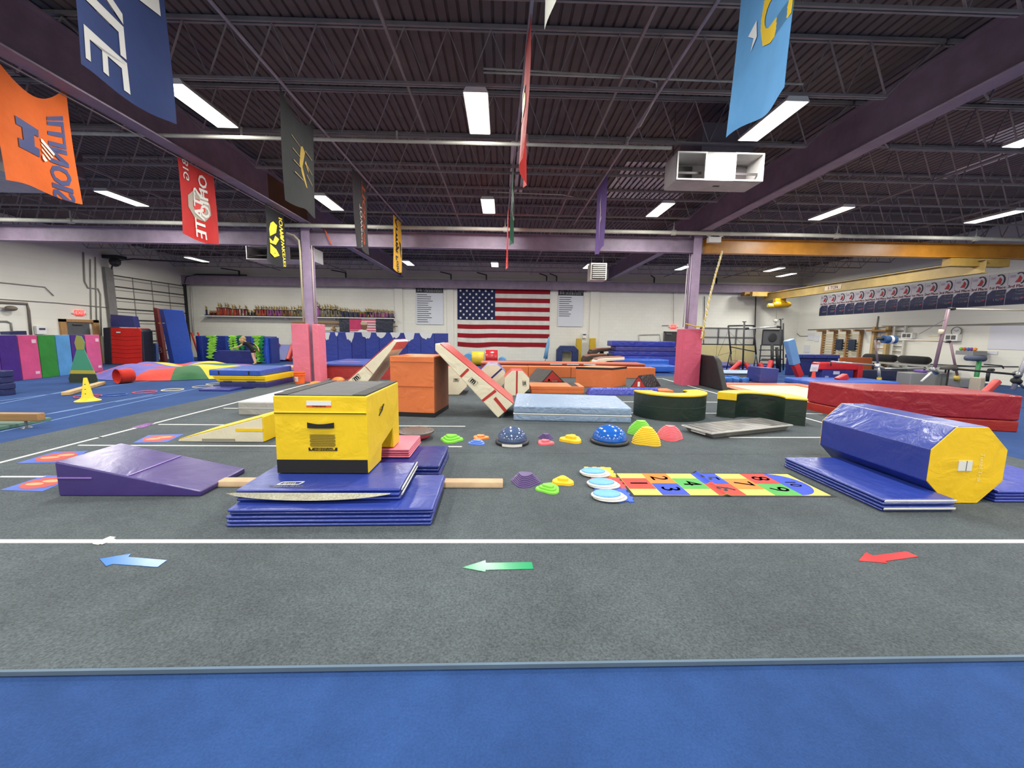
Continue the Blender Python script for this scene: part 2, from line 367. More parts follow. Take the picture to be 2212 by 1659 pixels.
LAB = {(-4.68,6.75):'long white ceiling light beside the dark blue banner',(-.42,6.75):'brightest ceiling light straight ahead near the top centre',(4.25,6.75):'long ceiling light touching the pale blue banner',(9.0,6.75):'ceiling light cut off by the picture edge beyond the purple girder',
 (-14.9,6.75):None,(13.65,6.75):None,(-10.05,11.28):'ceiling light between the orange and the red banner',(-4.68,11.28):'ceiling light half hidden behind the black banner with gold emblem',(-.42,11.28):'middle ceiling light just above the sprinkler pipe',(4.25,11.28):'ceiling light below the white ventilation box',(9.0,11.28):'ceiling light above the yellow crane beam',(13.65,11.28):'ceiling light furthest along the right row above the crane beam',
 (-10.05,20.35):'small far ceiling light beside the lavender pillar',(-14.9,20.35):'small far ceiling light above the roller door',(-.42,20.35):'small far ceiling light above the big flag',(4.25,20.35):'small far ceiling light next to the unit heater',(9.0,20.35):'small far ceiling light beside the second pillar',(13.65,20.35):'small far ceiling light above the crane hoist'}
for Y in rows:
    for X in LX:
        if first: o = fx; first = False; o.location = (X,Y,5.0)
        else: o = copy_tree(fx); o.location = (X,Y,5.0)
        o['label'] = LAB.get((X,Y)) or ('ceiling light in the row hidden behind the purple cross beam' if Y == 15.8 else 'ceiling light in the rows above and behind the viewer')
o = copy_tree(fx); o.location = (15.45,22.0,5.0); o['label'] = 'small far ceiling light lowest of the pair by the crane'
# ================================================================ THINGS ON THE SPRING FLOOR
BLU = vinyl((40,60,146), .3, spec=.6); BLU2 = vinyl((30,44,122), .32); SKYM = vinyl((140,162,190), .34, ns=6, bs=.45); YEL = vinyl((236,198,22), .42); ORG = vinyl((216,116,62), .5); REDM = vinyl((152,32,42), .32, bs=.5)
PNK = vinyl((226,118,138), .42); CREAM = vinyl((226,218,192), .45); PURP = vinyl((64,48,116), .3, bs=.16, ns=2.2, spec=.7); NAVY = vinyl((38,46,92), .38); WHITEV = vinyl((222,222,214), .5)
PTXT = plain((24,24,26), .7); WTXT = plain((235,236,235), .6)
rnd = random.Random(4)
def fold_mat(name, label, x0, x1, y0, y1, z0, n, t, m, rz=0, velcro=None, cat='folding mat', jit=.012, group=None):
    c = Vector(((x0+x1)/2,(y0+y1)/2,z0)); r = T(name, label, cat, c, group)
    R = Matrix.Rotation(rz,3,'Z')
    for i in range(n):
        ox, oy = rnd.uniform(-jit,jit), rnd.uniform(-jit,jit)
        b = MB().obox((c.x+ox, c.y+oy, z0+(i+.5)*t), (x1-x0, y1-y0, t-.003), rz); b.build('panel', m, r, bevel=min(.013,t*.42))
    for side, lev in (velcro or []):     # white hook strips hanging along the ends
        sx = 1 if side == 'r' else -1; z = z0+lev*t
        if side in 'rl':
            q = c+R@Vector((sx*(x1-x0)/2+sx*.014,0,0)); MB().obox((q.x,q.y,z), (.012,(y1-y0)*.97,.03), rz, ry=.35*sx).build('velcro_strip', WHITEV, r, bevel=.003, seg=1)
        else:
            q = c+R@Vector((0,-(y1-y0)/2-.014,0)); MB().obox((q.x,q.y,z), ((x1-x0)*.98,.012,.022), rz, rx=.3).build('velcro_strip', WHITEV, r, bevel=.003, seg=1)
    return r
# ---- purple incline
t = T('incline_wedge', 'purple vinyl incline wedge mat on the carpet', 'wedge mat', (-3.55,4.05,0))
def wedge_hexa(x0,x1,y0,y1,za,zb,z0=0): return MB().hexa([(x0,y0,z0),(x1,y0,z0),(x1,y1,z0),(x0,y1,z0),(x0,y0,za),(x1,y0,zb),(x1,y1,zb),(x0,y1,za)])
wedge_hexa(-4.21,-2.88,3.735,4.40,.34,.055).build('body', PURP, t, bevel=.014)
B(-4.19,-3.88,3.727,3.736,.178,.188).build('zip', plain((150,120,200),.4), t); MB().bar((-3.55,3.76,.203),(-3.55,4.37,.203),.012,.004).build('fold_seam', plain((150,120,205),.35), t)
# ---- blue folding mats, the yellow block on them
fold_mat('folding_mat','wide blue folding mat, lowest of the stack under the yellow block',-2.23,-.575,3.145,3.94,0,5,.031,BLU,.02,jit=.014)
t = fold_mat('folding_mat','blue folding mat with white logo directly under the yellow block',-2.24,-.875,3.285,4.0,.156,3,.034,BLU,.03,[('r',2.9),('r',1.6)],jit=.01)
MB().grid(16,3,lambda u,v:(-2.30+1.36*u, 3.268-.02*v-.03*math.sin(PI*u)*v, .232-.045*v*math.sin(PI*min(1,max(0,u*1.04)))**.5),(0,.006,0)).build('hanging_flap', mat((168,166,148),.9,'carpet',s1=60,lo=.7,hi=1.2,bs=.2,sheen=0), t)
fn = plane_fn((-1.86,3.40,.259),(1,.03,0),(-.03,1,0),(0,0,1),.001)
textmb('Mancino',.07,lambda x,y:fn(x,y-.045),1.25,.02).build('lettering', WTXT, t)
o = MB()
for a, c in (((-.09,-.012),(-.07,.05)),((-.07,.05),(.11,.055)),((.11,.055),(.09,-.01)),((.09,-.01),(-.09,-.012))): o.bar(fn(*a),fn(*c),.012,.001)
o.build('logo_frame', WTXT, t); textmb('m',.09,lambda x,y:fn(x,y+.025),1.5,.04).build('logo', WTXT, t)
fold_mat('folding_mat','dark blue folding mat behind the tan beam, under the pink mat',-2.0,-.685,4.235,5.02,0,4,.037,BLU2,0,jit=.012)
fold_mat('folding_mat','pink folding mat with four thin panels behind the yellow block',-2.0,-1.065,4.50,5.16,.15,4,.026,PNK,0,jit=.008)
# ---- yellow block
t = T('spotting_block', 'yellow vinyl spotting block with black top and arch cut in its base', 'foam block', (-1.67,4.2,.26))
X0, X1, Y0, Y1, Z0, Z1 = -2.105, -1.25, 3.665, 4.79, .262, 1.0
prof = [(Y0,Z0),(4.06,Z0),(4.10,.42),(4.52,.50),(4.54,Z0),(Y1,Z0),(Y1,Z1),(Y0,Z1)]
MB().extrude([(X0,y,z) for y,z in prof],(X1-X0,0,0)).build('body', YEL, t, bevel=.012)
B(X0+.008,X1-.008,Y0-.006,Y0+.01,Z0+.006,.395).build('base_band', plain((22,22,23),.75), t)
B(X0+.01,X1-.01,Y0+.01,Y1-.01,Z1-.002,Z1+.008).build('top_cover', vinyl((66,66,68),.6), t, bevel=.004)
for xx in (X0+.07, X1-.07): B(xx-.06,xx+.06,Y0+.01,Y1-.01,Z1+.006,Z1+.013).build('velcro_strip', vinyl((40,40,42),.7), t)
MB().tube((X0+.01,Y0-.003,.846),(X1-.01,Y0-.003,.846),.008).build('seam', YEL, t); B(X0+.005,X1-.005,Y0-.003,Y0+.004,.832,.838).build('seam_painted_shade', plain((90,70,10),.8), t)  # dark strip paints the shade beneath the seam roll
MB().grid(8,2,lambda u,v:(-1.80+.245*u, Y0-.008-.022*math.sin(PI*u), .70+(.052-.012*math.sin(PI*u))*v),(0,.005,0)).build('handle', plain((20,20,22),.7), t)
B(-1.80,-1.575,Y0-.003,Y0+.004,.912,.955).build('sticker', plain((224,226,226),.5), t); sb_ = B(-1.80,-1.575,Y0-.003,Y0+.004,.897,.912).build('sticker_band', plain((222,92,40),.5), t)
fn = plane_fn((-1.685,Y0,.9045),(-1,0,0),(0,0,-1),(0,-1,0),.005); textmb('WARNING',.022,fn,1.2,.02).build('lettering', PTXT, sb_)
fn = plane_fn((-1.668,Y0,.50),(-1,0,0),(0,0,-1),(0,-1,0),.004)
wb = B(-1.80,-1.535,Y0-.004,Y0+.004,.482,.512).build('warning_band', PTXT, t)
textmb('WARNING',.036,lambda x,y: fn(x,y)+Vector((0,-.003,.0)),1.1,.03).build('lettering', plain((236,198,22),.5), wb)
for sx in (-.105,.105): polymb([(sx-.013,-.012),(sx+.013,-.012),(sx,.012)],lambda x,y: fn(x,y)+Vector((0,-.003,0))).build('warning_triangle', plain((236,198,22),.5), wb)
for i in range(14):     # block of fine print
    w = .118*(1 if i%4 else .93); B(-1.668-w,-1.668+w,Y0-.002,Y0+.003,.522+i*.0085,.5255+i*.0085).build('print_line', PTXT, t)
fn = plane_fn((X1,4.10,.80),(0,1,0),(0,0,1),(1,0,0),.004); textmb('LEAP',.075,lambda x,y:fn(x,y+x*.2),.85,.02).build('lettering', PTXT, t)
o = MB(); o.path([fn(-.09,-.05),fn(0,-.02),fn(.08,.04)],.006,4); o.build('logo', PTXT, t)
# ---- tan floor beam
b = MB().extrude([(-2.92,3.965,0),(-2.92,4.125,0),(-2.92,4.125,.022),(-2.92,4.105,.058),(-2.92,3.985,.058),(-2.92,3.965,.022)],(2.94,0,0))
tag(b.build('floor_beam', wood((192,164,130),.8,ws=(3,3,3)), bevel=.008), 'tan suede floor beam lying behind the blue mats', 'balance beam')
# ---- yellow and cream incline behind
t = T('incline_wedge', 'cream and yellow incline wedge beside the yellow block', 'wedge mat', (-4.0,6.0,0))
wedge_hexa(-4.62,-3.42,5.665,6.45,.03,.365).build('body', CREAM, t, bevel=.012)
MB().hexa([(-4.6,5.668,.036),(-3.42,5.668,.366),(-3.42,6.45,.366),(-4.6,6.45,.036),(-4.6,5.668,.044),(-3.42,5.668,.376),(-3.42,6.45,.376),(-4.6,6.45,.044)]).build('top_cover', YEL, t)
B(-3.425,-3.40,5.67,6.445,.01,.37).build('end_cover', YEL, t, bevel=.006); B(-3.80,-3.42,5.656,5.668,.16,.20).build('strap', YEL, t); B(-4.28,-3.82,5.657,5.668,.004,.05).build('velcro_patch', plain((150,146,132),.9), t)
# ---- grey crash mat
t = T('crash_mat', 'pale grey crash mat half hidden behind the yellow block', 'crash mat', (-4.0,8.2,0))
B(-4.99,-3.62,7.55,9.0,.0,.25).build('body', vinyl((168,166,160),.45), t, bevel=.02); B(-4.995,-3.615,7.545,7.55,.13,.14).build('piping', plain((205,205,200),.5), t); B(-4.97,-3.64,7.57,8.98,.249,.254).build('top_cover', vinyl((196,204,214),.3), t)
# ---- orange block with two leaning inclines
t = T('spotting_block', 'tall orange vinyl block with black base under two leaning inclines', 'foam block', (-1.6,8.0,0))
A = Vector((-1.275,7.47,0)); u = Vector((-.990,.139,0))*.865; v = Vector((.139,.99,0))*.96; up = Vector((0,0,1.15))
MB().hexa([A+u,A,A+v,A+u+v,A+u+up,A+up,A+v+up,A+u+v+up]).build('body', ORG, t, bevel=.012)
n_ = Vector((-.139,-.99,0))*.006; s_ = Vector((.99,-.139,0))*.006; zz = lambda h: Vector((0,0,h))
MB().hexa([A+u+n_,A+n_+s_,A+v+s_,A+u+v,A+u+n_+zz(.085),A+n_+s_+zz(.085),A+v+s_+zz(.085),A+u+v+zz(.085)]).build('base_band', plain((24,22,22),.8), t)
for h, w in ((1.05,.008),(.585,.016)): MB().bar(A+u*.98+n_+zz(h),A+u*.02+n_+zz(h),.01,w).build('seam', vinyl((186,92,44),.5), t)
MB().hexa([A+s_*.3+zz(.09),A+v+s_*.3+zz(.09),A+v+s_*.5+zz(.09),A+s_*.5+zz(.09),A+s_*.3+zz(1.13),A+v+s_*.3+zz(1.13),A+v+s_*.5+zz(1.13),A+s_*.5+zz(1.13)]).build('mottled_side', mat((150,92,66),.6,'paint'), t)  # thin sheet, darker and mottled, over the block's right face
REDV = vinyl((196,62,56),.3,ns=9); REDS = vinyl((176,44,38),.5)
def incline(name, label, Y, pts, top, depth, bands, logo):
    P = [atY(x,y,Y) for x,y in pts]; c = sum(P,Vector())/len(P); c.z = 0; r = T(name, label, 'incline mat', c)
    MB().extrude(P,(0,depth,0)).build('body', CREAM, r, bevel=.012)
    a, d = atY(*pts[top[0]],Y), atY(*pts[top[1]],Y); nrm = (d-a).cross(Vector((0,1,0))).normalized(); nrm = nrm if nrm.z > 0 else -nrm
    q = [a+nrm*.001,d+nrm*.001]; MB().hexa([q[0],q[1],q[1]+Vector((0,depth,0)),q[0]+Vector((0,depth,0))]+[x+nrm*.014 for x in (q[0],q[1],q[1]+Vector((0,depth,0)),q[0]+Vector((0,depth,0)))]).build('top_cover', REDV, r, bevel=.004)
    for k in bands:
        MB().hexa([atY(*p_,Y)+Vector((0,dy,0)) for dy in (-.004,.004) for p_ in k]).build('red_band', REDS, r)
    if logo:
        (cx,cy,ang,sz) = logo; fn = plane_fn(atY(cx,cy,Y),(math.cos(ang),0,math.sin(ang)),(-math.sin(ang),0,math.cos(ang)),(0,-1,0),.004)
        o = MB(); h = [(-1.0,-.55),(-.8,.55),(1.0,.55),(.8,-.55)]
        for p0,p1 in zip(h,h[1:]+h[:1]): o.bar(fn(p0[0]*sz,p0[1]*sz),fn(p1[0]*sz,p1[1]*sz),sz*.12,.002)
        lf = o.build('logo_frame', plain((24,26,52),.6), r); textmb('m',sz*1.9,lambda x,y:fn(x,y+sz*.12),.8,.04).build('logo', plain((24,26,52),.6), lf)
    return r
incline('incline_mat','cream incline mat with red top sloping down right from the orange block',7.46,[(940,757),(940,742),(950,743),(1109,873),(1076,903)],(2,3),1.0,
  [[(1010,795),(1014,799),(997,816),(993,812)],[(1069,841),(1073,846),(1044,868),(1040,864)],[(1071,857),(1066,862),(1090,891),(1095,886)]],(1022,824,-.68,.085))
t = incline('incline_mat','cream incline mat leaning up against the left of the orange block',7.62,[(845,757),(858,738),(851,734),(700,868),(740,897)],(2,3),.92,
  [[(787,790),(792,793),(808,810),(803,806)]],(770,817,.7,.085))
P = [atY(x,y,7.625) for x,y in ((845.5,756),(857.5,738.5))]; MB().hexa([P[0],P[0]+Vector((.02,0,0)),P[1]+Vector((.02,0,0)),P[1],P[0]+Vector((0,.9,0)),P[0]+Vector((.02,.9,0)),P[1]+Vector((.02,.9,0)),P[1]+Vector((0,.9,0))]).build('end_cover', REDV, t)
# ---- octagons behind the ramp
def octagon(name, label, cx, Y, R, depth, m_side, m_face, rot=PI/8, stripe=None, stripe_ang=0, logo=None, zc=None, cz0=0.0):
    zc = zc if zc is not None else R*math.cos(PI/8)+cz0
    r = T(name, label, 'tumbling octagon', (cx,Y+depth/2,cz0)); ring = [(cx+R*math.cos(rot+k*PI/4), zc+R*math.sin(rot+k*PI/4)) for k in range(8)]
    MB().extrude([(x,Y+.008,z) for x,z in ring],(0,depth-.016,0)).build('body', m_side, r, bevel=.012)
    ef = [MB().extrude([(cx+(x-cx)*.985,y,zc+(z-zc)*.985) for x,z in ring],(0,.01,0)).build('end_face', m_face, r, bevel=.003, seg=1) for y in (Y,Y+depth-.01)]
    if stripe:
        d = Vector((math.cos(stripe_ang),0,math.sin(stripe_ang)))*R*.915; c = Vector((cx,Y-.002,zc)); MB().bar(c-d,c+d,.008,R*.12,up=(d.z,0,-d.x)).build('stripe', stripe, ef[0])
    if logo:
        lx, lz, ang = logo; fn = plane_fn((cx+lx*R,Y,zc+lz*R),(math.cos(ang),0,math.sin(ang)),(-math.sin(ang),0,math.cos(ang)),(0,-1,0),.004); sz = .075
        o = MB(); h = [(-1.0,-.55),(-.8,.55),(1.0,.55),(.8,-.55)]
        for p0,p1 in zip(h,h[1:]+h[:1]): o.bar(fn(p0[0]*sz,p0[1]*sz),fn(p1[0]*sz,p1[1]*sz),sz*.12,.002)
        lf = o.build('logo_frame', plain((24,26,52),.6), r); textmb('m',sz*1.9,lambda x,y:fn(x,y+sz*.12),.8,.04).build('logo', plain((24,26,52),.6), lf)
    return r
q = at(980,853); octagon('tumbling_octagon','cream octagon partly hidden between orange block and red ramp',q.x-.02,q.y,.40,.9,REDV,CREAM,logo=(.22,.05,0))
q = at(1063,843); octagon('tumbling_octagon','cream octagon with blue stripe behind the red ramp',q.x,q.y,.40,.8,vinyl((92,98,168),.4),CREAM,stripe=plain((32,38,110),.5),stripe_ang=.75)
q = at(1116,855); octagon('tumbling_octagon','cream octagon with upright red stripe beside the pale blue mat',q.x,q.y,.355,.8,REDV,CREAM,stripe=plain((170,36,30),.5),stripe_ang=PI/2,logo=(.55,.0,-PI/2+.1))
# ---- pale blue crash mat
t = T('crash_mat', 'pale blue crash mat with white band in mid floor', 'crash mat', (1.37,7.95,0))
q = [Vector(p) for p in ((.215,7.235,0),(2.365,7.085,0),(2.50,8.58,0),(.325,8.83,0))]
for z0, z1, nm in ((0,.125,'lower_layer'),(.14,.285,'upper_layer')):
    MB().hexa([p+zz(z0) for p in q]+[p+zz(z1) for p in q]).build(nm, SKYM, t, bevel=.03, seg=3)
cc = sum(q,Vector())/4
MB().hexa([cc+(p-cc)*1.004+zz(.122) for p in q]+[cc+(p-cc)*1.004+zz(.143) for p in q]).build('white_band', WHITEV, t, bevel=.005)
# ---- orange pieces in the middle distance
t = T('folded_mat', 'orange panel mat folded flat behind the pale blue mat', 'panel mat', (1.5,11.1,0))
B(.79,2.24,10.71,11.6,0,.095).build('panel', ORG, t, bevel=.012); B(.77,2.24,10.72,11.6,.098,.20).build('panel', ORG, t, bevel=.012); B(1.9,2.1,10.75,11.6,.2,.204).build('velcro_strip', PTXT, t)
t = T('spotting_block', 'orange foam block with black band along its top edge', 'foam block', (3.1,12.5,0))
q = [Vector(p) for p in ((2.29,12.29,0),(3.34,12.04,0),(3.99,12.65,0),(2.95,12.95,0))]; cc = sum(q,Vector())/4
MB().hexa(q+[p+zz(.62) for p in q]).build('body', ORG, t, bevel=.012); MB().hexa([cc+(p-cc)*1.006+zz(.55) for p in q]+[cc+(p-cc)*1.006+zz(.612) for p in q]).build('black_band', PTXT, t)
t = T('panel_wall', 'long low orange panel run at the far edge of the carpet', 'panel mat', (2.6,15.1,0))
for i in range(4): B(-.62+i*1.6,-.62+i*1.6+1.59,14.83,15.35,0,.405).build('panel', ORG, t, bevel=.015)
t = T('tumble_strip', 'long red-topped tumbling strip behind the orange panels', 'tumbling strip', (2.6,17.5,0))
B(-.9,6.0,16.6,17.6,-.03,.36).build('base', vinyl((150,50,36),.5), t, bevel=.01); B(-.9,6.0,16.6,17.6,.36,.43).build('top', vinyl((196,104,76),.5), t, bevel=.01); B(-.9,6.0,16.58,16.6,.33,.36).build('edge_band', vinyl((98,24,22),.5), t)
for X in (2.0,2.7,3.4): B(X,X+.5,16.57,16.585,.36,.40).build('label_patch', WHITE, t)
def prism_mat(label, x0, x1, xa, Y, h, dx, dy, mface, mside):
    r = T('triangle_mat', label, 'triangle mat', ((x0+x1)/2+dx/2,Y+dy/2,0)); v = Vector((dx,dy,0))
    a, b_, c = Vector((x0,Y,0)), Vector((x1,Y,0)), Vector((xa,Y,h))
    MB().extrude([a,b_,c],v).build('body', mside, r, bevel=.012)
    g = (a+b_+c)/3; MB().extrude([g+(p-g)*.8+Vector((0,-.008,0)) for p in (a,b_,c)],(0,.006,0)).build('red_face', mface, r)
    return r, g
BLKV = vinyl((36,36,38),.35,ns=9,bs=.5)
r, g = prism_mat('black and red triangle mat behind the orange folded panel',1.32,2.12,1.68,13.3,.42,-.45,.8,REDS,vinyl((52,46,44),.5))
fn = plane_fn(g+Vector((.05,0,-.09)),(1,0,0),(0,0,1),(0,-1,0),.014); textmb('tumbl',.08,fn,1,.03).build('lettering', WTXT, r); MB().lathe([(.0001,0),(.035,0)],fn(-.18,.03),12,1,1,Matrix.Rotation(PI/2,3,'X')).build('logo', WTXT, r)
r, g = prism_mat('black triangle mat with red face near the pink column',3.93,4.47,4.19,12.08,.40,.62,.45,REDS,BLKV); fn = plane_fn(g+Vector((0,-.012,-.02)),(1,0,0),(0,0,1)); B(g.x-.03,g.x+.04,12.068,12.073,g.z-.09,g.z+.06).build('label_patch', WHITE, r)
t = T('tent_mat', 'long blue ridge mat in front of the orange block', 'ridge mat', (3.3,10.65,0))
MB().extrude([(2.30,10.47,0),(2.30,10.85,0),(2.34,10.75,.16),(2.40,10.60,.20),(2.36,10.52,.16)],(1.88,.12,0)).build('body', vinyl((62,72,176),.25,ns=9,bs=.6), t, bevel=.02)
tag(B(4.26,4.68,10.64,11.1,0,.13).build('foam_pad', vinyl((214,110,44),.45), bevel=.025), 'short orange foam pad at the end of the blue ridge mat', 'foam pad')
# ---- green half rings with yellow tops
def half_ring(label, c, R0, R1, h, a0, a1, flap=False):
    r = T('half_ring_mat', label, 'half ring mat', (c[0],c[1],0)); n = 28; P = []
    for rr in (R1, R0):
        rng = range(n+1) if rr == R1 else range(n,-1,-1)
        P += [(c[0]+rr*math.cos(a0+(a1-a0)*i/n), c[1]+rr*math.sin(a0+(a1-a0)*i/n)) for i in rng]
    GRN = vinyl((24,42,34),.45,ns=2.5,bs=.25)
    def slab(ra, rb, z0, z1, nm, m):
        b = MB(); vs = []; fs = []
        for i in range(n+1):
            a = a0+(a1-a0)*i/n; ca, sa = math.cos(a), math.sin(a)
            vs += [(c[0]+ra*ca,c[1]+ra*sa,z0),(c[0]+rb*ca,c[1]+rb*sa,z0),(c[0]+rb*ca,c[1]+rb*sa,z1),(c[0]+ra*ca,c[1]+ra*sa,z1)]
        for i in range(n):
            for k in range(4): fs.append((i*4+k,i*4+(k+1)%4,i*4+4+(k+1)%4,i*4+4+k))
        fs += [(0,1,2,3),(n*4+3,n*4+2,n*4+1,n*4)]
        b.add(vs, fs); return b.build(nm, m, r, smooth=True, auto=.7)
    slab(R0,R1,0,h-.025,'body',GRN); slab(R0-.006,R1+.006,h-.025,h,'top_cover',YEL); slab(R1-.002,R1+.006,h*.5-.006,h*.5+.006,'seam',vinyl((34,58,46),.5))
    if flap:
        b = MB(); a = a0 if flap == 1 else a1; d = -1 if flap == 1 else 1; ca, sa = math.cos(a), math.sin(a); tx, ty = -sa*d, ca*d
        e0 = Vector((c[0]+(R0-.01)*ca+tx*.008,c[1]+(R0-.01)*sa+ty*.008,0)); e1 = Vector((c[0]+(R1+.01)*ca+tx*.008,c[1]+(R1+.01)*sa+ty*.008,0)); w = Vector((tx,ty,0))*.008
        b.hexa([e0+zz(h-.14),e1+zz(h-.14),e1+w+zz(h-.14),e0+w+zz(h-.14),e0+zz(h),e1+zz(h),e1+w+zz(h),e0+w+zz(h)]).build('yellow_flap', YEL, r, bevel=.003)
    for q_ in (.35,.6):
        a = a0+(a1-a0)*q_; 
        for z in (h*.25,h-.1): MB().obox((c[0]+(R0-.004)*math.cos(a),c[1]+(R0-.004)*math.sin(a),z),(.012,.16,.03),a).build('handle', PTXT, r)
    return r
half_ring('dark green half ring mat with yellow top, curved side forward',(3.38,7.93),.36,.70,.50,PI*1.0-.02,PI*2.0+.30)
half_ring('dark green half ring mat with yellow top, hollow side forward',(4.90,7.36),.40,.72,.50,-.62,PI-.62,2)
# ---- silver tray-like landing panel
t = T('wrapped_board', 'silver wrapped landing board on the carpet by the green rings', 'landing board', (4.0,6.65,0))
R_ = Matrix.Rotation(.355,3,'Z'); C_ = Vector((4.02,6.56,0)); L_, Wd = 1.86, .60
bot = [C_+R_@Vector((sx*(L_/2-.10),sy*(Wd/2-.05),.0)) for sx,sy in ((-1,-1),(1,-1),(1,1),(-1,1))]; top = [C_+R_@Vector((sx*L_/2,sy*Wd/2,.115)) for sx,sy in ((-1,-1),(1,-1),(1,1),(-1,1))]
MB().hexa(bot+top).build('body', plain((150,148,144),.35,metal=.35), t, bevel=.02, seg=3)
g0 = [p+zz(-.02) for p in top]; b = MB()
b.path([C_+(p-C_)*1.005 for p in g0],.014,6,closed=True); b.build('rim', plain((190,190,186),.45), t, smooth=True)
MB().grid(24,6,lambda u_,v_: C_+R_@Vector(((u_-.5)*L_*.955,(v_-.5)*Wd*.9,.117+.004*math.sin(u_*60+3*v_)))).build('cover', plain((104,103,102),.3,metal=.25), t, smooth=True)
fn = plane_fn(C_+R_@Vector((-L_/2+.045,-.0,.055)),R_@Vector((0,-1,0)),(0,0,1),R_@Vector((-1,0,0)),.02); [polymb([(-.13,h_),(.16,h_),(.16,h_+.014),(-.13,h_+.014)],fn).build('print_line', WTXT, t) for h_ in (-.012,.012)]
# ---- big red crash mat
t = T('crash_mat', 'large red crash mat behind the blue octagon', 'crash mat', (8.0,7.8,-.03))
q = [Vector(p) for p in ((6.93,7.42,-.03),(9.18,6.72,-.03),(9.45,8.2,-.03),(6.86,8.72,-.03))]; cc = sum(q,Vector())/4; cc.z = 0
MB().hexa(q+[p+zz(.20) for p in q]).build('lower_band', vinyl((158,38,26),.4), t, bevel=.02)
MB().hexa([p+zz(.204) for p in q]+[p+zz(.655) for p in q]).build('body', REDM, t, bevel=.03, seg=3)
# ---- blue octagon with yellow end
q = atY(2096,1000,3.6); t = octagon('tumbling_octagon','large blue octagon with yellow end resting on the blue folding mat',q.x,3.62,.415,1.32,BLU,vinyl((240,196,24),.45))
zc = .415*math.cos(PI/8); B(q.x-.095,q.x-.005+.045,3.612,3.619,zc-.05,zc+.05).build('sticker', plain((222,222,216),.5), t); B(q.x-.02,q.x-.016,3.610,3.613,zc-.05,zc+.05).build('sticker_line', PTXT, t)
fn = plane_fn((q.x+.13,3.62,zc-.02),(0,0,-1),(1,0,0),(0,-1,0),.004); textmb('Tumbl Trak',.055,fn,1.1).build('lettering', plain((246,230,150),.5), t)
for z, x in ((.415*math.cos(PI/8)*2-.004,-.15),): MB().bar((q.x+x,3.63,z),(q.x+x,4.93,z),.025,.006).build('velcro_strip', WHITEV, t)
fold_mat('folding_mat','blue folding mat lying beneath the blue octagon',3.50,4.20,3.43,4.70,-.0,4,.031,BLU,.015,[('f',1.2),('f',3.6)],jit=.012)
fold_mat('folding_mat','blue folding mat at the right border beyond the octagon',4.86,6.0,3.64,4.5,0,4,.032,vinyl((58,72,170),.3),0,jit=.012)
# ---- half-dome balance trainers
def dome(label, px, py, R, m, h):
    q = at(px,py); q.y += R*.9; r = T('balance_dome', label, 'balance dome', (q.x,q.y,0))
    MB().lathe([(R*.96,0),(R*1.04,.008),(R*1.06,.03),(R*1.02,.05),(R*.9,.055)],(q.x,q.y,0),36).build('base_rim', plain((36,38,42),.5), r, smooth=True)
    prof = [(R*.93*math.cos(a), .05+h*math.sin(a)) for a in [PI/2*i/14 for i in range(14)]]+[(.001,.05+h)]
    MB().lathe(prof,(q.x,q.y,0),36).build('dome', m, r, smooth=True)
    for z_ in (.25,.45,.65):
        rr = R*.93*math.cos(math.asin(z_))+.001; MB().path([(q.x+rr*math.cos(2*PI*i/36),q.y+rr*math.sin(2*PI*i/36),.05+h*z_) for i in range(36)],.0035,4,closed=True).build('rib', m, r)
    return r, q
GLOSS = plain((74,92,128),.12,spec=.6); GLOSSB = plain((30,98,190),.14,spec=.6)
r, q = dome('slate blue half-ball balance dome on black base',1107,966,.235,GLOSS,.20); MB().grid(10,1,lambda u,v:(q.x+.252*math.cos(-2.2+1.2*u),q.y+.252*math.sin(-2.2+1.2*u),.008+.036*v),(0,.004,0)).build('label_band', WHITE, r)
dome('bright blue half-ball balance dome on black base',1326,965,.272,GLOSSB,.215)
q = at(893,955); r = T('balance_dome', 'upturned balance dome with grey base above red ball', 'balance dome', (q.x,q.y+.2,0))
MB().lathe([(.05,0),(.2,.03),(.245,.09)],(q.x,q.y+.2,0),32).build('dome', vinyl((196,64,84),.3), r, smooth=True); MB().lathe([(.24,.09),(.27,.10),(.27,.125),(.25,.135),(.001,.13)],(q.x,q.y+.2,0),32).build('base', plain((92,82,78),.45), r, smooth=True, auto=.8)
for k in range(8): MB().lathe([(.014,.135),(.001,.139)],(q.x+.22*math.cos(k*PI/4),q.y+.2+.22*math.sin(k*PI/4),0),8).build('rivet', PTXT, r)
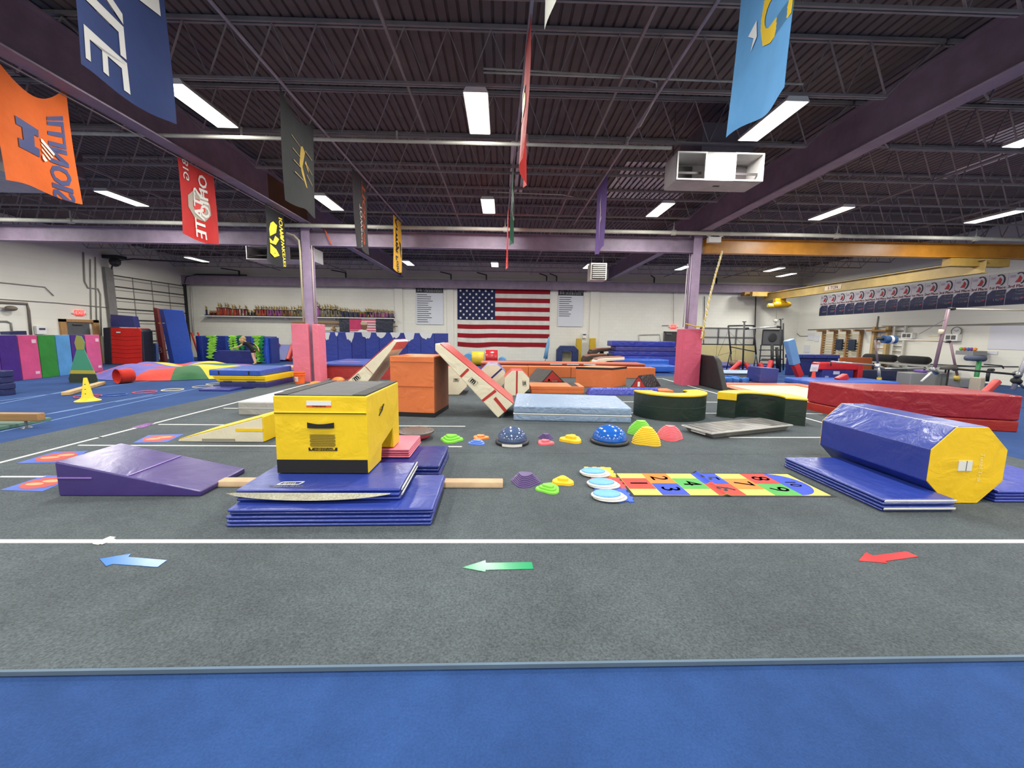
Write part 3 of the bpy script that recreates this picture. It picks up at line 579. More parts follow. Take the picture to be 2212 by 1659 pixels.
# ---- stepping stones
def stone(label, px, py, w, d, h, col, tiers, rot=0, hill=False):
    q = at(px,py); q.y += d*.42; r = T('stepping_stone', label, 'stepping stone', (q.x,q.y,0)); m = plain(col,.45)
    ang = [2*PI*k/48 for k in range(48)]
    def rad(a): return .86+.13*math.cos(3*(a-rot))+.02*math.cos(2*a+rot)
    def ring(s, z, ox=0): return [(q.x+ox+w/2*s*rad(a)*math.cos(a),q.y+d/2*s*rad(a)*math.sin(a),z) for a in ang]
    top = .40 if hill else .50; rings = []
    for k in range(tiers):
        f = k/max(1,tiers-1); s = 1-(1-top)*f**(1.9 if hill else 1.0); z0 = h*k/tiers; z1 = h*(k+1)/tiers; dz = z1-z0; rings += [ring(s*(.975 if k else 1),z0+.05*dz),ring(s,z0+.25*dz),ring(s,z0+.7*dz),ring(s*.965,z1-.02*dz)]
    vs = [v for g in rings for v in g]; fs = [(j*48+i,j*48+(i+1)%48,(j+1)*48+(i+1)%48,(j+1)*48+i) for j in range(len(rings)-1) for i in range(48)]
    fs += [tuple(range(47,-1,-1)), tuple(range((len(rings)-1)*48,len(rings)*48))]
    MB().add(vs,fs).build('stepped_body', m, r, smooth=True, auto=.28)
    MB().add([(x,y,z) for x,y,z in ring(1.03,.0)]+[(x,y,z) for x,y,z in ring(1.03,.007)],[tuple(range(48))[::-1],tuple(range(48,96))]+[(i,(i+1)%48,48+(i+1)%48,48+i) for i in range(48)]).build('rubber_edge', m, r)
    return r
GRNS, YELS, PNKS, PURS, ORGS, BLUS = (130,212,72),(244,200,44),(240,112,122),(92,72,124),(238,140,66),(92,130,220)
stone('lime green low stepping stone beyond the pink mat',972,957,.36,.34,.085,GRNS,3,.4)
stone('small orange stepping stone behind the small blue one',1037,951,.26,.24,.055,ORGS,2,.2); stone('small blue stepping stone in front of the orange one',1030,962,.27,.24,.055,BLUS,3,1.2)
stone('small purple ridged stepping stone behind the pink one',1181,950,.25,.24,.07,PURS,5,.5); stone('small pink stepping stone in front of the purple one',1179,962,.27,.24,.055,PNKS,2,2.0)
stone('yellow low stepping stone between the two domes',1238,958,.36,.36,.085,YELS,2,1.0)
stone('tall lime green ridged stone behind the yellow one',1392,943,.42,.40,.22,GRNS,10,.6,True); stone('tall yellow ridged stone in front of the green one',1406,964,.44,.42,.24,YELS,10,1.1,True); stone('tall pink ridged stone next to the silver board',1456,953,.42,.40,.20,PNKS,10,.2,True)
stone('large purple terraced stepping stone beside the tan beam',1136,1053,.34,.34,.10,PURS,7,.3); stone('yellow stepping stone nearest the foam tiles',1219,1050,.25,.25,.06,YELS,2,1.4); stone('lime green stepping stone in front of the purple one',1188,1067,.27,.25,.06,GRNS,3,.9)
# ---- foam tiles with oval balance pads
def foam_tile(label, c, s, col):
    n = 6; e = s/n; pts = []
    for side in range(4):
        a = side*PI/2; d = Vector((math.cos(a),math.sin(a),0)); nr = Vector((d.y,-d.x,0)); st = Vector(c)-d*s/2+nr*s/2
        for i in range(n):
            o_ = nr*(.018 if i%2 else 0)
            pts += [st+d*(i*e)+o_, st+d*((i+1)*e)+o_]
    tag(MB().extrude(pts,(0,0,.012)).build('foam_tile', vinyl(col,.7)), label, 'foam tile')
pad = [(1284,1022,(232,196,60),'yellow'),(1302,1046,(206,62,62),'red'),(1314,1072,(52,92,190),'blue')]
for i,(px,py,col,nm) in enumerate(pad):
    c = at(px+12,py); foam_tile('%s interlocking foam tile under %s oval pad'%(nm,('the rear','the middle','the front')[i]),(c.x,c.y+.02,.0),.31 if i==2 else .30,col)
    w = .17; c2 = at(px,py,.02); r = T('balance_pad', 'pale blue oval balance pad on the %s foam tile'%nm, 'balance pad', (c2.x,c2.y,.012))
    for k,(dx,dy,z,f,m_) in enumerate(((.012,-.012,.012,1.0,WHITEV),(-.006,0,.026,.97,WHITEV),(-.012,.012,.038,.80,vinyl((112,176,228),.5)))):
        MB().lathe([(.92,0),(1,.005),(1,.010),(.95,.015),(.001,.015)],(0,0,0),28).build('x',m_)
        pass
        o = [q for q in COL.objects if q.name.startswith('x')][-1]; o.name = ('under_ring','cushion_ring','top_pad')[k]; o.parent = r; o.location = (dx,dy,z-.012); o.scale = (w*f,w*f*.72,1)
        for pl in o.data.polygons: pl.use_smooth = True
        WO[o] = WO[r]
# ---- hopscotch rug
t = T('hopscotch_rug', 'hopscotch rug with numbered colour squares and black border', 'rug', (3.0,3.95,0))
rx0, rx1, ry0, ry1 = 1.02, 2.56, 3.83, 4.33
c4 = [at(1322,1021),at(1712,1024),at(1806,1076),at(1360,1071)]
rx0 = (c4[0].x+c4[3].x)/2; rx1 = (c4[1].x+c4[2].x)/2; ry1 = (c4[0].y+c4[1].y)/2; ry0 = (c4[2].y+c4[3].y)/2
def hump(x): return .028*math.exp(-((x-(rx0+(rx1-rx0)*.47))/.028)**2)
_sq = []
def rugpiece(nm, x0, x1, y0, y1, z, m):
    n = max(30,int(260*(x1-x0)/(rx1-rx0))); MB().grid(n,2,lambda u,v:(x0+(x1-x0)*u,y0+(y1-y0)*v,z+hump(x0+(x1-x0)*u)*(.4+.6*(y0+(y1-y0)*v-ry0)/(ry1-ry0))),(0,0,.0025)).build(nm, m, t) if nm != 'square' else _sq.append(MB().grid(n,2,lambda u,v:(x0+(x1-x0)*u,y0+(y1-y0)*v,z+hump(x0+(x1-x0)*u)*(.4+.6*(y0+(y1-y0)*v-ry0)/(ry1-ry0))),(0,0,.0025)).build(nm, m, t))
rugpiece('border', rx0, rx1, ry0, ry1, .001, cloth((28,28,28)))
gx0, gx1, gy0, gy1 = rx0+.045, rx1-.045, ry0+.03, ry1-.03; W7 = (gx1-gx0)/7; gm = (gy0+gy1)/2; H_ = gy1-gy0
rc = {'y':cloth((240,220,98)),'r':cloth((206,62,52)),'o':cloth((232,126,44)),'b':cloth((44,72,190)),'g':cloth((76,162,78))}
rugpiece('yellow_field', gx0, gx1, gy0, gy1, .0037, rc['y'])
qy = H_/4; cells = [(0,1,gm-qy,gm+qy,'r','1'),(1,2,gm,gy1,'o','2'),(1,2,gy0,gm,'b','3'),(2,3,gm-qy,gm+qy,'g','4'),(3,4,gm,gy1,'b','5'),(3,4,gy0,gm,'r','6'),(4,5,gm-qy,gm+qy,'o','7'),(5,6,gm,gy1,'r','8'),(5,6,gy0,gm,'g','9')]
def numfn(cx, cy): 
    def f(x,y): X = cx+y; Y = cy-x; return Vector((X,Y,.0098+hump(X)*(.4+.6*(Y-ry0)/(ry1-ry0))))
    return f
for a, c_, y0, y1, k, nm in cells:
    rugpiece('square', gx0+a*W7+.003, gx0+c_*W7-.003, y0+.003, y1-.003, .0062, rc[k]); textmb(nm,min(W7,H_*.5)*.95,numfn(gx0+(a+.5)*W7,(y0+y1)/2),1,.015).build('number', PTXT, _sq[-1])
pts = [(gx0+6*W7,gy0+.003,.0065),]+[(gx0+6*W7+(W7-.02)*math.sin(PI*i/20),gm-(H_/2-.004)*math.cos(PI*i/20),.0065) for i in range(1,20)]+[(gx0+6*W7,gy1-.003,.0065)]
ea_ = MB().extrude(pts,(0,0,.0022)).build('end_arch', rc['b'], t); textmb('10',W7*.6,numfn(gx0+6.42*W7,gm),1,.015).build('number', PTXT, ea_)
textmb('HOME',.035,numfn(gx0+.05*W7+.01,gm),1).build('lettering', PTXT, t) if False else None
# ---- floor arrows and marker spots
def flat(name, label, cat, px, col, z=.002, th=.002, rough=.25):
    return tag(MB().extrude([at(*p)+zz(z) for p in px],(0,0,th)).build(name, plain(col,rough)), label, cat)
flat('floor_arrow','blue plastic arrow on the carpet at the lower left','floor arrow',[(215,1208),(283,1197),(277,1204),(361,1211),(340,1226),(243,1219),(230,1224)],(40,112,206))
flat('floor_arrow','green plastic arrow on the carpet at the lower centre','floor arrow',[(998,1227),(1049,1211),(1049,1217),(1149,1215),(1152,1230),(1049,1232),(1049,1236)],(28,150,96))
flat('floor_arrow','red plastic arrow on the carpet at the lower right','floor arrow',[(1855,1212),(1870,1194),(1886,1201),(1958,1192),(1983,1203),(1912,1213),(1916,1217)],(226,62,60))
def spot(label, quad, blobs):
    Q = [at(*p) for p in quad]; c = sum(Q,Vector())/4; r = T('marker_spot', label, 'floor marker', c)
    f = lambda u,v: Q[0]*(1-u)*(1-v)+Q[1]*u*(1-v)+Q[2]*u*v+Q[3]*(1-u)*v
    MB().extrude([f(0,0)+zz(.001),f(1,0)+zz(.001),f(1,1)+zz(.001),f(0,1)+zz(.001)],(0,0,.002)).build('blue_square', plain((48,84,176),.5), r)
    MB().extrude([f(.5+.43*math.cos(2*PI*i/28),.5+.40*math.sin(2*PI*i/28))+zz(.0034) for i in range(28)],(0,0,.001)).build('red_oval', plain((172,52,40),.5), r)
    for bl in blobs: MB().extrude([f(*p)+zz(.0046) for p in bl],(0,0,.001)).build('print_shape', plain((240,150,100),.5), r)
ell = lambda cx,cy,a,b_,th=0: [(cx+a*math.cos(2*PI*i/16)*math.cos(th)-b_*math.sin(2*PI*i/16)*math.sin(th), cy+a*math.cos(2*PI*i/16)*math.sin(th)+b_*math.sin(2*PI*i/16)*math.cos(th)) for i in range(16)]
feet = [ell(.38,.42,.2,.09,.15),ell(.62,.62,.2,.09,.15)]
spot('blue floor marker with orange prints at the picture edge',[(0,1059),(92,1062),(170,1029),(98,1027)],[ell(.4,.4,.2,.09,.1),ell(.62,.62,.22,.1,.1)])
spot('blue floor marker with orange prints behind the purple wedge',[(35,1001),(150,999),(190,974),(118,976)],feet)
spot('blue floor marker with orange prints beside the cream wedge',[(287,957),(361,955),(398,938),(321,940)],feet)
flat('marker_strip','thin purple marker strip across the white line','floor marker',[(281,925),(310,925),(334,914),(318,914)],(120,58,140))
# ================================================================ LEFT SIDE AND FAR WALL
def hit(px, py, A, Bp):      # where a sight line meets the upright plane through floor points A, Bp
    A, Bp = Vector((*A,0)), Vector((*Bp,0)); d = _ray(px,py); n = (Bp-A).cross(Vector((0,0,1))); t = n.dot(A-Vector((0,0,CAM_H)))/n.dot(d); return Vector((0,0,CAM_H))+d*t
FZ = -.03
# ---- column pads
t = T('column_pad', 'pink wrap pad around the left lavender column', 'column pad', (-6.2,13.1,FZ))
B(-6.67,-6.14,12.84,12.98,FZ,1.84).build('pad_panel', PNK, t, bevel=.02); B(-6.03,-5.84,12.86,13.4,FZ,1.83).build('pad_panel', PNK, t, bevel=.02); B(-6.67,-6.36,12.98,13.4,FZ,1.83).build('pad_panel', PNK, t, bevel=.02)
t = T('column_pad', 'pink box pad around the right column by the rope', 'column pad', (6.2,13.1,FZ))
PNK2 = vinyl((206,88,116),.45)
B(5.88,6.46,12.82,12.95,FZ,1.84).build('pad_panel', PNK2, t, bevel=.02); B(5.88,6.0,12.95,13.45,FZ,1.84).build('pad_panel', PNK2, t, bevel=.02); B(6.36,6.46,12.95,13.45,FZ,1.84).build('pad_panel', PNK2, t, bevel=.02)
# ---- row of coloured wall panels
A_, B_ = (-14.88,12.2), (-15.45,15.9); t = T('panel_mat_row', 'row of standing colour panel mats purple, pink, green and blue', 'panel mat', (-15.1,13.6,FZ))
ed = (-70,0,43,86,124,156,188,220); cols = ((92,50,140),(70,36,130),(214,84,138),(46,140,54),(86,156,214),(70,36,130),(214,90,146))
for (a, b), c in zip(zip(ed, ed[1:]), cols):
    p0, p1 = hit(a+.6,770,A_,B_), hit(b-.6,770,A_,B_); p0.z = p1.z = FZ; off = Vector((-.06,0,0))
    h = 1.40; MB().hexa([p0,p1,p1+off,p0+off]+[q+zz(h) for q in (p0,p1,p1+off,p0+off)]).build('panel', cloth(c,.6,ns=5), t, bevel=.012)
    if c[0] > 200:
        nn = Vector((.01,0,0))
        for k, s_ in ((.14,.09),(.86,.12)):
            q = p0+(p1-p0)*.78+zz(h*k if k < .5 else h*k); MB().obox(q+nn,(.004,.12,s_),0).build('logo_patch', plain((235,200,215),.6), t)
# ---- plain cut-out display board
q = at(181,825); t = T('display_standee', 'teal and dark green cut-out display board before the panels', 'standee', (q.x,q.y,FZ))
sil = [(-.42,0),(.40,0),(.42,.12),(.30,.45),(.17,.85),(.12,1.0),(.16,1.2),(.08,1.40),(-.06,1.42),(-.14,1.2),(-.10,1.0),(-.16,.85),(-.32,.45),(-.44,.12)]
def board(nm, pts, m, d=0): MB().extrude([(q.x+x,q.y-d,FZ+z) for x,z in pts],(0,.02,0)).build(nm, m, t)
board('board', sil, plain((70,150,120),.6)); board('base_print', [(-.42,.005),(.40,.005),(.415,.12),(.37,.27),(-.38,.27),(-.435,.12)], plain((52,60,44),.6), .004); board('band_print', [(-.37,.28),(.36,.28),(.33,.38),(-.345,.38)], plain((190,170,60),.6), .004)
board('upper_print', [(-.10,1.0),(.12,1.0),(.155,1.2),(.08,1.39),(-.06,1.41),(-.13,1.2)], plain((150,150,70),.6), .004)
# ---- cone, beams, hoops
q = at(190,866,FZ); t = T('training_cone', 'tall yellow training cone with holes on the blue floor', 'cone', (q.x,q.y,FZ)); YC = plain((238,202,32),.5)
MB().lathe([(.22,FZ),(.22,FZ+.012),(.14,FZ+.05),(.10,FZ+.09),(.032,FZ+.52),(.028,FZ+.525),(.001,FZ+.525)],(q.x,q.y,0),28).build('shell', YC, t, smooth=True, auto=.8)
for z in (.17,.27,.38):
    for a in (-2.1,-1.1): rr = .10-(z-.09)*.158; MB().lathe([(.012,0),(.001,.003)],(q.x+rr*math.cos(a),q.y+rr*math.sin(a),FZ+z),8,1,1,Matrix.Rotation(a,3,'Z')@Matrix.Rotation(PI/2,3,'Y')).build('hole', PTXT, t)
a, b = at(142,855,FZ), at(221,831,FZ); tag(MB().bar(a+zz(.05),b+zz(.05),.16,.09).build('floor_beam', wood((196,164,116),.7,ws=(4,4,4)), bevel=.015), 'pale tan floor beam on the blue floor behind the cone', 'balance beam')
t = T('balance_beam', 'brown low balance beam on metal foot at the left edge', 'balance beam', (-8.6,6.56,FZ))
B(-11.5,-7.5,6.50,6.62,.09,.215).build('beam', wood((160,122,74),.6,ws=(1,20,20)), t, bevel=.012); MB().tube((-7.76,6.56,FZ),(-7.76,6.56,.09),.018).build('foot_post', STEEL, t); MB().lathe([(.07,FZ),(.05,FZ+.015),(.001,FZ+.02)],(-7.76,6.56,0),14).build('foot_plate', STEEL, t)
MB().tube((-11,6.56,FZ),(-11,6.56,.09),.018).build('foot_post', STEEL, t)
tag(B(-10.5,-7.95,6.05,7.1,FZ,.03).build('floor_mat', vinyl((92,128,112),.35), bevel=.01), 'grey green floor mat under the low balance beam', 'mat')
t = T('crash_mat', 'dark blue stack of mats cut off at the left edge', 'crash mat', (-12.4,10.0,FZ))
for i in range(4): B(-13.2,-11.9+(.02 if i%2 else 0),9.7,9.95,FZ+i*.15,FZ+.145+i*.15).build('layer', NAVY, t, bevel=.015)
for px, py, c, nm in ((190,857,(200,70,90),'red hoop lying behind the yellow cone'),(247,854,(44,84,170),'dark blue hoop on the blue floor'),(313,848,(206,80,100),'red hoop in the middle of the hoop row'),(373,843,(226,216,180),'cream hoop beyond the red hoop'),(438,836,(196,186,160),'beige hoop next to the thin blue panel'),(466,830,(205,200,190),'pale hoop against the blue and yellow mats')):
    q = at(px,py,FZ); tag(MB().path([(q.x+.235*math.cos(2*PI*i/32),q.y+.235*math.sin(2*PI*i/32),FZ+.012) for i in range(32)],.012,6,closed=True).build('hoop', plain(c,.4), smooth=True), nm, 'hoop', 'hoops laid in a row on the blue floor')
# ---- parachute over low shapes, play tunnel
pc = Vector((-11.7,14.95,FZ)); t = T('play_parachute', 'rainbow play parachute draped over low shapes', 'parachute', pc)
pal = [(206,62,46),(206,62,46),(104,96,176),(206,62,46),(52,104,64),(222,192,48)]; seq = [2,0,4,5,2,0,5,2,0,0,2,2,0,4,5,5]; ng = 16
def para(a, s):
    rx, ry = 2.75, 2.15; x, y = rx*s*math.cos(a), ry*s*math.sin(a)
    z = .40*(1-max(0,(s-.6)/.4)**1.5)+.05*math.sin(5*a+1)*s+.07*math.sin(13*a+2*s)*s*max(0,s-.35)-.12*(1-s)+.05*math.sin(3*x+2*y)
    return (pc.x+x, pc.y+y, FZ+.012+max(0,z if s < .995 else 0.0))
for g in range(ng): MB().grid(6,16,lambda u,v,g=g: para(2*PI*(g+u)/ng, .02+.98*v)).build('gore', cloth(pal[seq[g]],.7), t, smooth=True)
q = at(240,831,FZ); t = T('play_tunnel', 'red fabric play tunnel mouth in front of the parachute', 'play tunnel', (q.x+.2,q.y+.3,FZ)); vs = []; fs = []; dv = Vector((.36,.93,0)); sv = Vector((-.93,.36,0))
for j in range(5):
    for i in range(20): a = 2*PI*i/20; vs.append(Vector((q.x,q.y+.2,FZ+.225+.215*math.sin(a)))+dv*(j*.09)+sv*(.215*math.cos(a)))
for j in range(4):
    for i in range(20): fs.append((j*20+i,j*20+(i+1)%20,(j+1)*20+(i+1)%20,(j+1)*20+i))
o = MB().add(vs,fs).build('fabric_tube', cloth((206,52,36),.7), t, smooth=True); o.modifiers.new('skin','SOLIDIFY').thickness = .008
MB().path(vs[:20],.012,5,closed=True).build('rim', cloth((180,40,30)), t)
# ---- pile of three mats, thin panel, bucket, half ball
tag(B(-7.98,-6.66,11.35,12.8,FZ,.155).build('folded_mat', vinyl((44,48,104),.4), bevel=.03, seg=3), 'navy mat at the bottom of the pile by the pink column', 'mat')
t = T('trapezoid_mat', 'yellow slope-sided mat in the middle of the pile', 'mat', (-7.4,12,.157)); q = [Vector(p) for p in ((-8.02,11.36,.157),(-6.69,11.36,.157),(-6.67,12.85,.157),(-8.0,12.85,.157),(-8.16,11.33,.325),(-6.68,11.33,.325),(-6.66,12.9,.325),(-8.14,12.9,.325))]
MB().hexa(q).build('body', YEL, t, bevel=.015); MB().bar((-7.95,11.335,.225),(-6.7,11.34,.225),.006,.008).build('seam', PTXT, t)
for X in (-7.85,-7.2): B(X,X+.22,11.33,11.36,.16,.185).build('handle', plain((60,70,110),.6), t)
t = T('crash_mat', 'bright blue mat on top of the pile by the pink column', 'crash mat', (-7.5,12.1,.328)); B(-8.24,-6.80,11.34,13.0,.328,.50).build('body', vinyl((52,88,176),.35), t, bevel=.03, seg=3)
for X in (-7.98,-7.15): B(X,X+.04,11.335,11.35,.36,.46).build('strap', PTXT, t)
tag(B(-8.12,-7.3,10.76,11.28,FZ,.03).build('panel_mat', vinyl((56,64,140),.4), bevel=.012), 'thin dark blue panel lying in front of the mat pile', 'mat')
q = at(648,829); t = T('bucket', 'orange plastic bucket at the foot of the pink column', 'bucket', (q.x,q.y,0)); OB = plain((240,104,40),.45)
MB().lathe([(.125,0),(.13,.005),(.15,.33),(.16,.335),(.165,.36),(.155,.37),(.145,.37),(.12,.03),(.001,.025)],(q.x,q.y,0),24).build('shell', OB, t, smooth=True, auto=.7)
MB().lathe([(.158,.27),(.163,.272),(.163,.285),(.158,.287)],(q.x,q.y,0),24).build('band', OB, t); MB().grid(6,3,lambda u,v:(q.x+(.139+.012*v)*math.cos(-2.3+.9*u),q.y+(.139+.012*v)*math.sin(-2.3+.9*u),.08+.15*v)).build('label_patch', plain((232,206,196),.6), t)
MB().path([(q.x+.165*math.cos(a),q.y-.02+.165*math.sin(a)*.2-.15,.3-.14*math.sin(a)) for a in [PI*i/10 for i in range(11)]],.004,4).build('handle', STEEL, t)
for i, (px, py) in enumerate(((679,833),(728,823))):
    q = at(px,py); tag(MB().lathe([(.2,0),(.205,.012),(.19,.05),(.13,.10),(.06,.12),(.001,.125)],(q.x,q.y+.1,0),24).build('half_ball', plain((242,134,56),.4), smooth=True), ('orange half ball pod beside the orange bucket','orange half ball pod behind the yellow block top')[i], 'half ball')
# ---- red-sided tumbling strip and cow-spot panels
t = T('tumble_strip', 'long tumbling strip with blue top and red sides', 'tumbling strip', (-5,14.8,FZ))
B(-6.3,-2.3,13.75,16.4,FZ,.44).build('base', vinyl((162,46,44),.5), t, bevel=.01); B(-6.35,-2.25,13.7,16.45,.44,.52).build('top', vinyl((66,88,170),.35), t, bevel=.02); B(-6.0,-5.2,14.6,15.0,.52,.523).build('floor_mark', plain((176,72,96),.6), t)
t = T('tumble_strip', 'pale orange runway strip beyond the mat pile', 'tumbling strip', (-9.3,17.3,FZ)); B(-9.7,-8.0,16.95,18.2,FZ,.10).build('base', vinyl((206,140,126),.6), t, bevel=.01); B(-9.6,-8.1,17.2,17.6,.1,.105).build('center_line', plain((232,176,128),.6), t)
t = T('panel_wall', 'row of standing blue panel mats with white cloud patches', 'panel mat', (-6,20.4,FZ)); e_ = [-9.6+i*.687 for i in range(11)]
for i,(a, b) in enumerate(zip(e_,e_[1:])): B(a+.005,b-.005,20.2,20.3,FZ,1.60).build('panel', vinyl((42,62,150) if i%3 else (36,54,140),.4), t, bevel=.02)
for cx, w, h, k in ((690,16,22,1),(705,14,16,2),(727,6,7,3),(756,17,20,4),(791,19,12,5),(823,20,10,6),(854,20,12,7),(884,22,20,8),(920,26,14,9)):
    q = atY(cx,719,20.19); sc_ = 20.2/861; pts = []; rr = random.Random(k)
    pts = [(q.x-w*.5*sc_,q.z+.02),(q.x+w*.5*sc_,q.z+.02)]
    for i in range(9):
        f = i/8; pts.append((q.x+w*sc_*(.5-f)*(1+.15*rr.random()), q.z-h*sc_*(math.sin(PI*f)**.5)*(.65+.5*rr.random())-.02))
    MB().extrude([(x,20.185,z) for x,z in pts],(0,.006,0)).build('white_patch', plain((226,228,226),.6), t)
# ---- leaning mats, ladder and red mattress at the left wall
RD = cloth((204,34,28),.6,ns=6); t = T('crash_mat', 'red mattress with black ends standing by the roller door', 'crash mat', (-17.6,20.3,FZ))
def px_slab(nm, px, Y, vec, m, bev=.03):
    P = [atY(x,y,Y) for x,y in px]
    for p_ in P: p_.z = FZ if p_.z < .32 else p_.z
    return MB().extrude(P,vec).build(nm, m, t, bevel=bev, seg=2)
px_slab('body', [(241,779),(306,777),(305,715),(300,709),(238,708)],19.0,(-.05,.6,0),RD); px_slab('end_cap', [(225,778),(241,779),(238,707),(222,708)],19.02,(-.05,.6,0),vinyl((30,32,46),.5)); px_slab('end_cap', [(306,777),(312,776),(308,716),(301,709)],19.02,(-.05,.6,0),vinyl((30,32,46),.5))
q = atY(256,718,18.97); B(q.x-.09,q.x+.09,18.955,18.97,q.z-.03,q.z+.03).build('label_patch', WHITE, t)
for y_ in (724,732,744,752,760,770): a, b = atY(241,y_,18.99), atY(305,y_+1,18.99); MB().path([a,(a+b)/2+Vector((0,0,-.05)),b],.012,5).build('crease', RD, t)
t = T('foam_block', 'navy foam block lying on top of the red mattress', 'foam block', (-17.6,20.3,1.7)); px_slab('body', [(239,706),(292,707),(287,683),(238,679)],19.02,(-.2,.5,0),vinyl((38,48,112),.4),.015)
t = T('crumpled_mat', 'crumpled blue mat between red mattress and leaning mats', 'mat', (-16.6,20.6,FZ)); px_slab('body', [(314,777),(338,776),(337,741),(314,742)],20.2,(0,.15,0),vinyl((74,102,160),.5,ns=5,bs=.6),.03)
t = T('crash_mat', 'maroon mat leaning behind the blue leaning mats', 'crash mat', (-16.4,20.6,FZ)); px_slab('body', [(346,780),(357,782),(340,667),(330,664)],20.6,(-.1,.3,0),vinyl((110,38,42),.5),.02)
fn = plane_fn(atY(346,757,20.58),(1,0,0),(0,0,1)); textmb('B',.4,fn,1).build('logo', plain((190,150,150),.6), t)
for k,(dx, lab) in enumerate(((9,'navy edged mat leaning in the middle against the roller door'),(0,'tall bright blue mat leaning against the roller door'))):
    t = T('crash_mat', lab, 'crash mat', (-15.7,19.9,FZ)); m_ = vinyl((40,80,180),.35) if k else vinyl((34,52,130),.4); Y = 19.6-.22*k+.25
    px_slab('body', [(376-dx,783),(421-dx,782),(397-dx,671),(352-dx,667)],Y,(-.16,.2,0),m_,.03)
    a, b = atY(351-dx,698,Y-.01), atY(356-dx,698,Y-.01); MB().bar(a,b,.02,.03).build('strap', plain((190,170,90),.6), t)
t = T('step_ladder', 'red fibreglass ladder behind the blue leaning mats', 'ladder', (-15.0,21.5,FZ)); RL = plain((196,60,44),.5); a, b, a2, b2 = atY(413,718,21.5), atY(432,776,21.5), atY(418,718,21.8), atY(438,778,21.8)
MB().bar(a,b,.05,.07).build('rail', RL, t); MB().bar(a2+Vector((0,.3,0)),b2+Vector((0,.3,0)),.05,.07).build('rail', RL, t)
for f in (.15,.35,.55,.75,.95): MB().bar(a+(b-a)*f,a2+(b2-a2)*f+Vector((0,.3,0)),.07,.025).build('rung', plain((210,205,190),.5), t)
# ---- left wall fittings: roller door, exit, pipes
g = T('door_1', None, None, (XL+.05,22.3,FZ), kind='structure')
y0, y1 = 20.15, 24.45
for i in range(8): B(XL+.01,XL+.06,y0,y1,FZ+i*.53,FZ+.52+i*.53).build('door_panel', mat((212,209,198),.7), g)
for i in range(1,9):
    z = FZ+i*.53; B(XL+.06,XL+.10,y0,y1,z-.055,z-.015).build('rib', DARKSTEEL, g); B(XL+.06,XL+.085,y0,y1,z-.20,z-.18).build('rib', plain((110,108,104),.6), g)
for Y in (21.2,22.3,23.4): B(XL+.06,XL+.09,Y-.02,Y+.02,FZ,4.2).build('stile', plain((150,148,142),.6), g)
B(XL+.02,XL+.16,y0-.42,y0-.02,FZ,4.5).build('track_cover', paint((128,126,124),.6), g); B(XL+.02,XL+.14,y1,y1+.15,FZ,4.3).build('track', DARKSTEEL, g)
MB().path([(XL+.12,y0-.1,4.4),(XL+.3,y0-.05,4.85),(XL+.9,y0+.3,5.0),(XL+3.8,y0+1.2,5.0)],.035,6).build('overhead_track', DARKSTEEL, g); MB().path([(XL+.12,y1,4.2),(XL+.3,y1,4.7),(XL+.9,y1,4.85),(XL+3.8,y1,4.85)],.035,6).build('overhead_track', DARKSTEEL, g)
b = MB(); b.ball((XL+.5,19.9,4.75),.22,10,6); b.box(XL+.1,XL+.8,19.7,20.2,4.9,5.05); b.build('motor', DARKSTEEL, g)
d = T('door_2', None, None, (XL+.05,18.4,FZ), kind='structure'); WD = wood((176,134,84),.7,ws=(20,20,2))
B(XL+.005,XL+.05,17.85,18.83,FZ,1.86).build('leaf', paint((94,98,100),.5), d); B(XL+.005,XL+.09,17.6,17.84,FZ,2.0).build('jamb', WD, d); B(XL+.005,XL+.09,18.98,19.24,FZ,2.0).build('jamb', WD, d); B(XL+.005,XL+.09,17.6,19.24,1.88,2.0).build('head', WD, d); B(XL+.05,XL+.12,18.1,18.5,1.76,1.80).build('closer', STEEL, d)
def exit_sign(label, c, ax):
    r = T('exit_sign', label, 'exit sign', c); c = Vector(c); u = Vector((0,1,0)) if ax == 'x' else Vector((1,0,0)); n = Vector((1,0,0)) if ax == 'x' else Vector((0,-1,0))
    b = MB(); h = [c+u*sx*.18+zz(sz*.11)+n*sn for sn in (0,.06) for sx,sz in ((-1,-1),(1,-1),(1,1),(-1,1))]; b.hexa(h).build('lit_face', mat((255,70,66),.5,'emit',e=1.1), r); lfc = LAST[0]
    textmb('EXIT',.19,plane_fn(c+n*.06,u,(0,0,1),n,.004),1.1,.02).build('lettering', mat((255,150,140),.5,'emit',e=1.6), lfc)
    for s in (-1,1): MB().lathe([(.04,0),(.05,.05),(.001,.06)],c+u*s*.26+n*.03-zz(.05),10).build('lamp_head', WHITE, r)
exit_sign('red lit exit sign above the wood framed door',(XL+.02,18.47,2.29),'x')
CON = plain((150,148,140),.6)
def conduit(pts, r=.02, m=CON): ST('conduit_trim', MB().path([Vector(p) for p in pts], r, 6), m, smooth=True)
w = lambda px, py: atX(px,py,XL+.04)
conduit([w(180,545),w(183,608),w(190,622),w(212,624),w(217,635),w(219,725)],.028); conduit([w(195,560),w(197,690)],.02); conduit([w(206,555),w(209,700)],.02)
conduit([w(-80,606),w(0,610),w(97,620),w(116,639)],.018); conduit([w(-60,643),w(0,646),w(120,654),w(232,664)],.014); conduit([w(-60,650),w(0,653),w(58,656),w(62,670),w(67,724)],.045,paint((120,112,104))); conduit([w(-40,693),w(15,694),w(24,698),w(26,716)],.03)
t = T('wall_fan', 'small brown wall lamp on a rod at the left wall', 'wall lamp', w(15,666)); c = w(15,666); MB().ball(c+Vector((.15,0,0)),.17,12,8,.6).build('shade', plain((120,108,96),.6), t, smooth=True); MB().tube(c+Vector((.1,-.9,0)),c+Vector((.1,0,0)),.02).build('rod', CON, t)
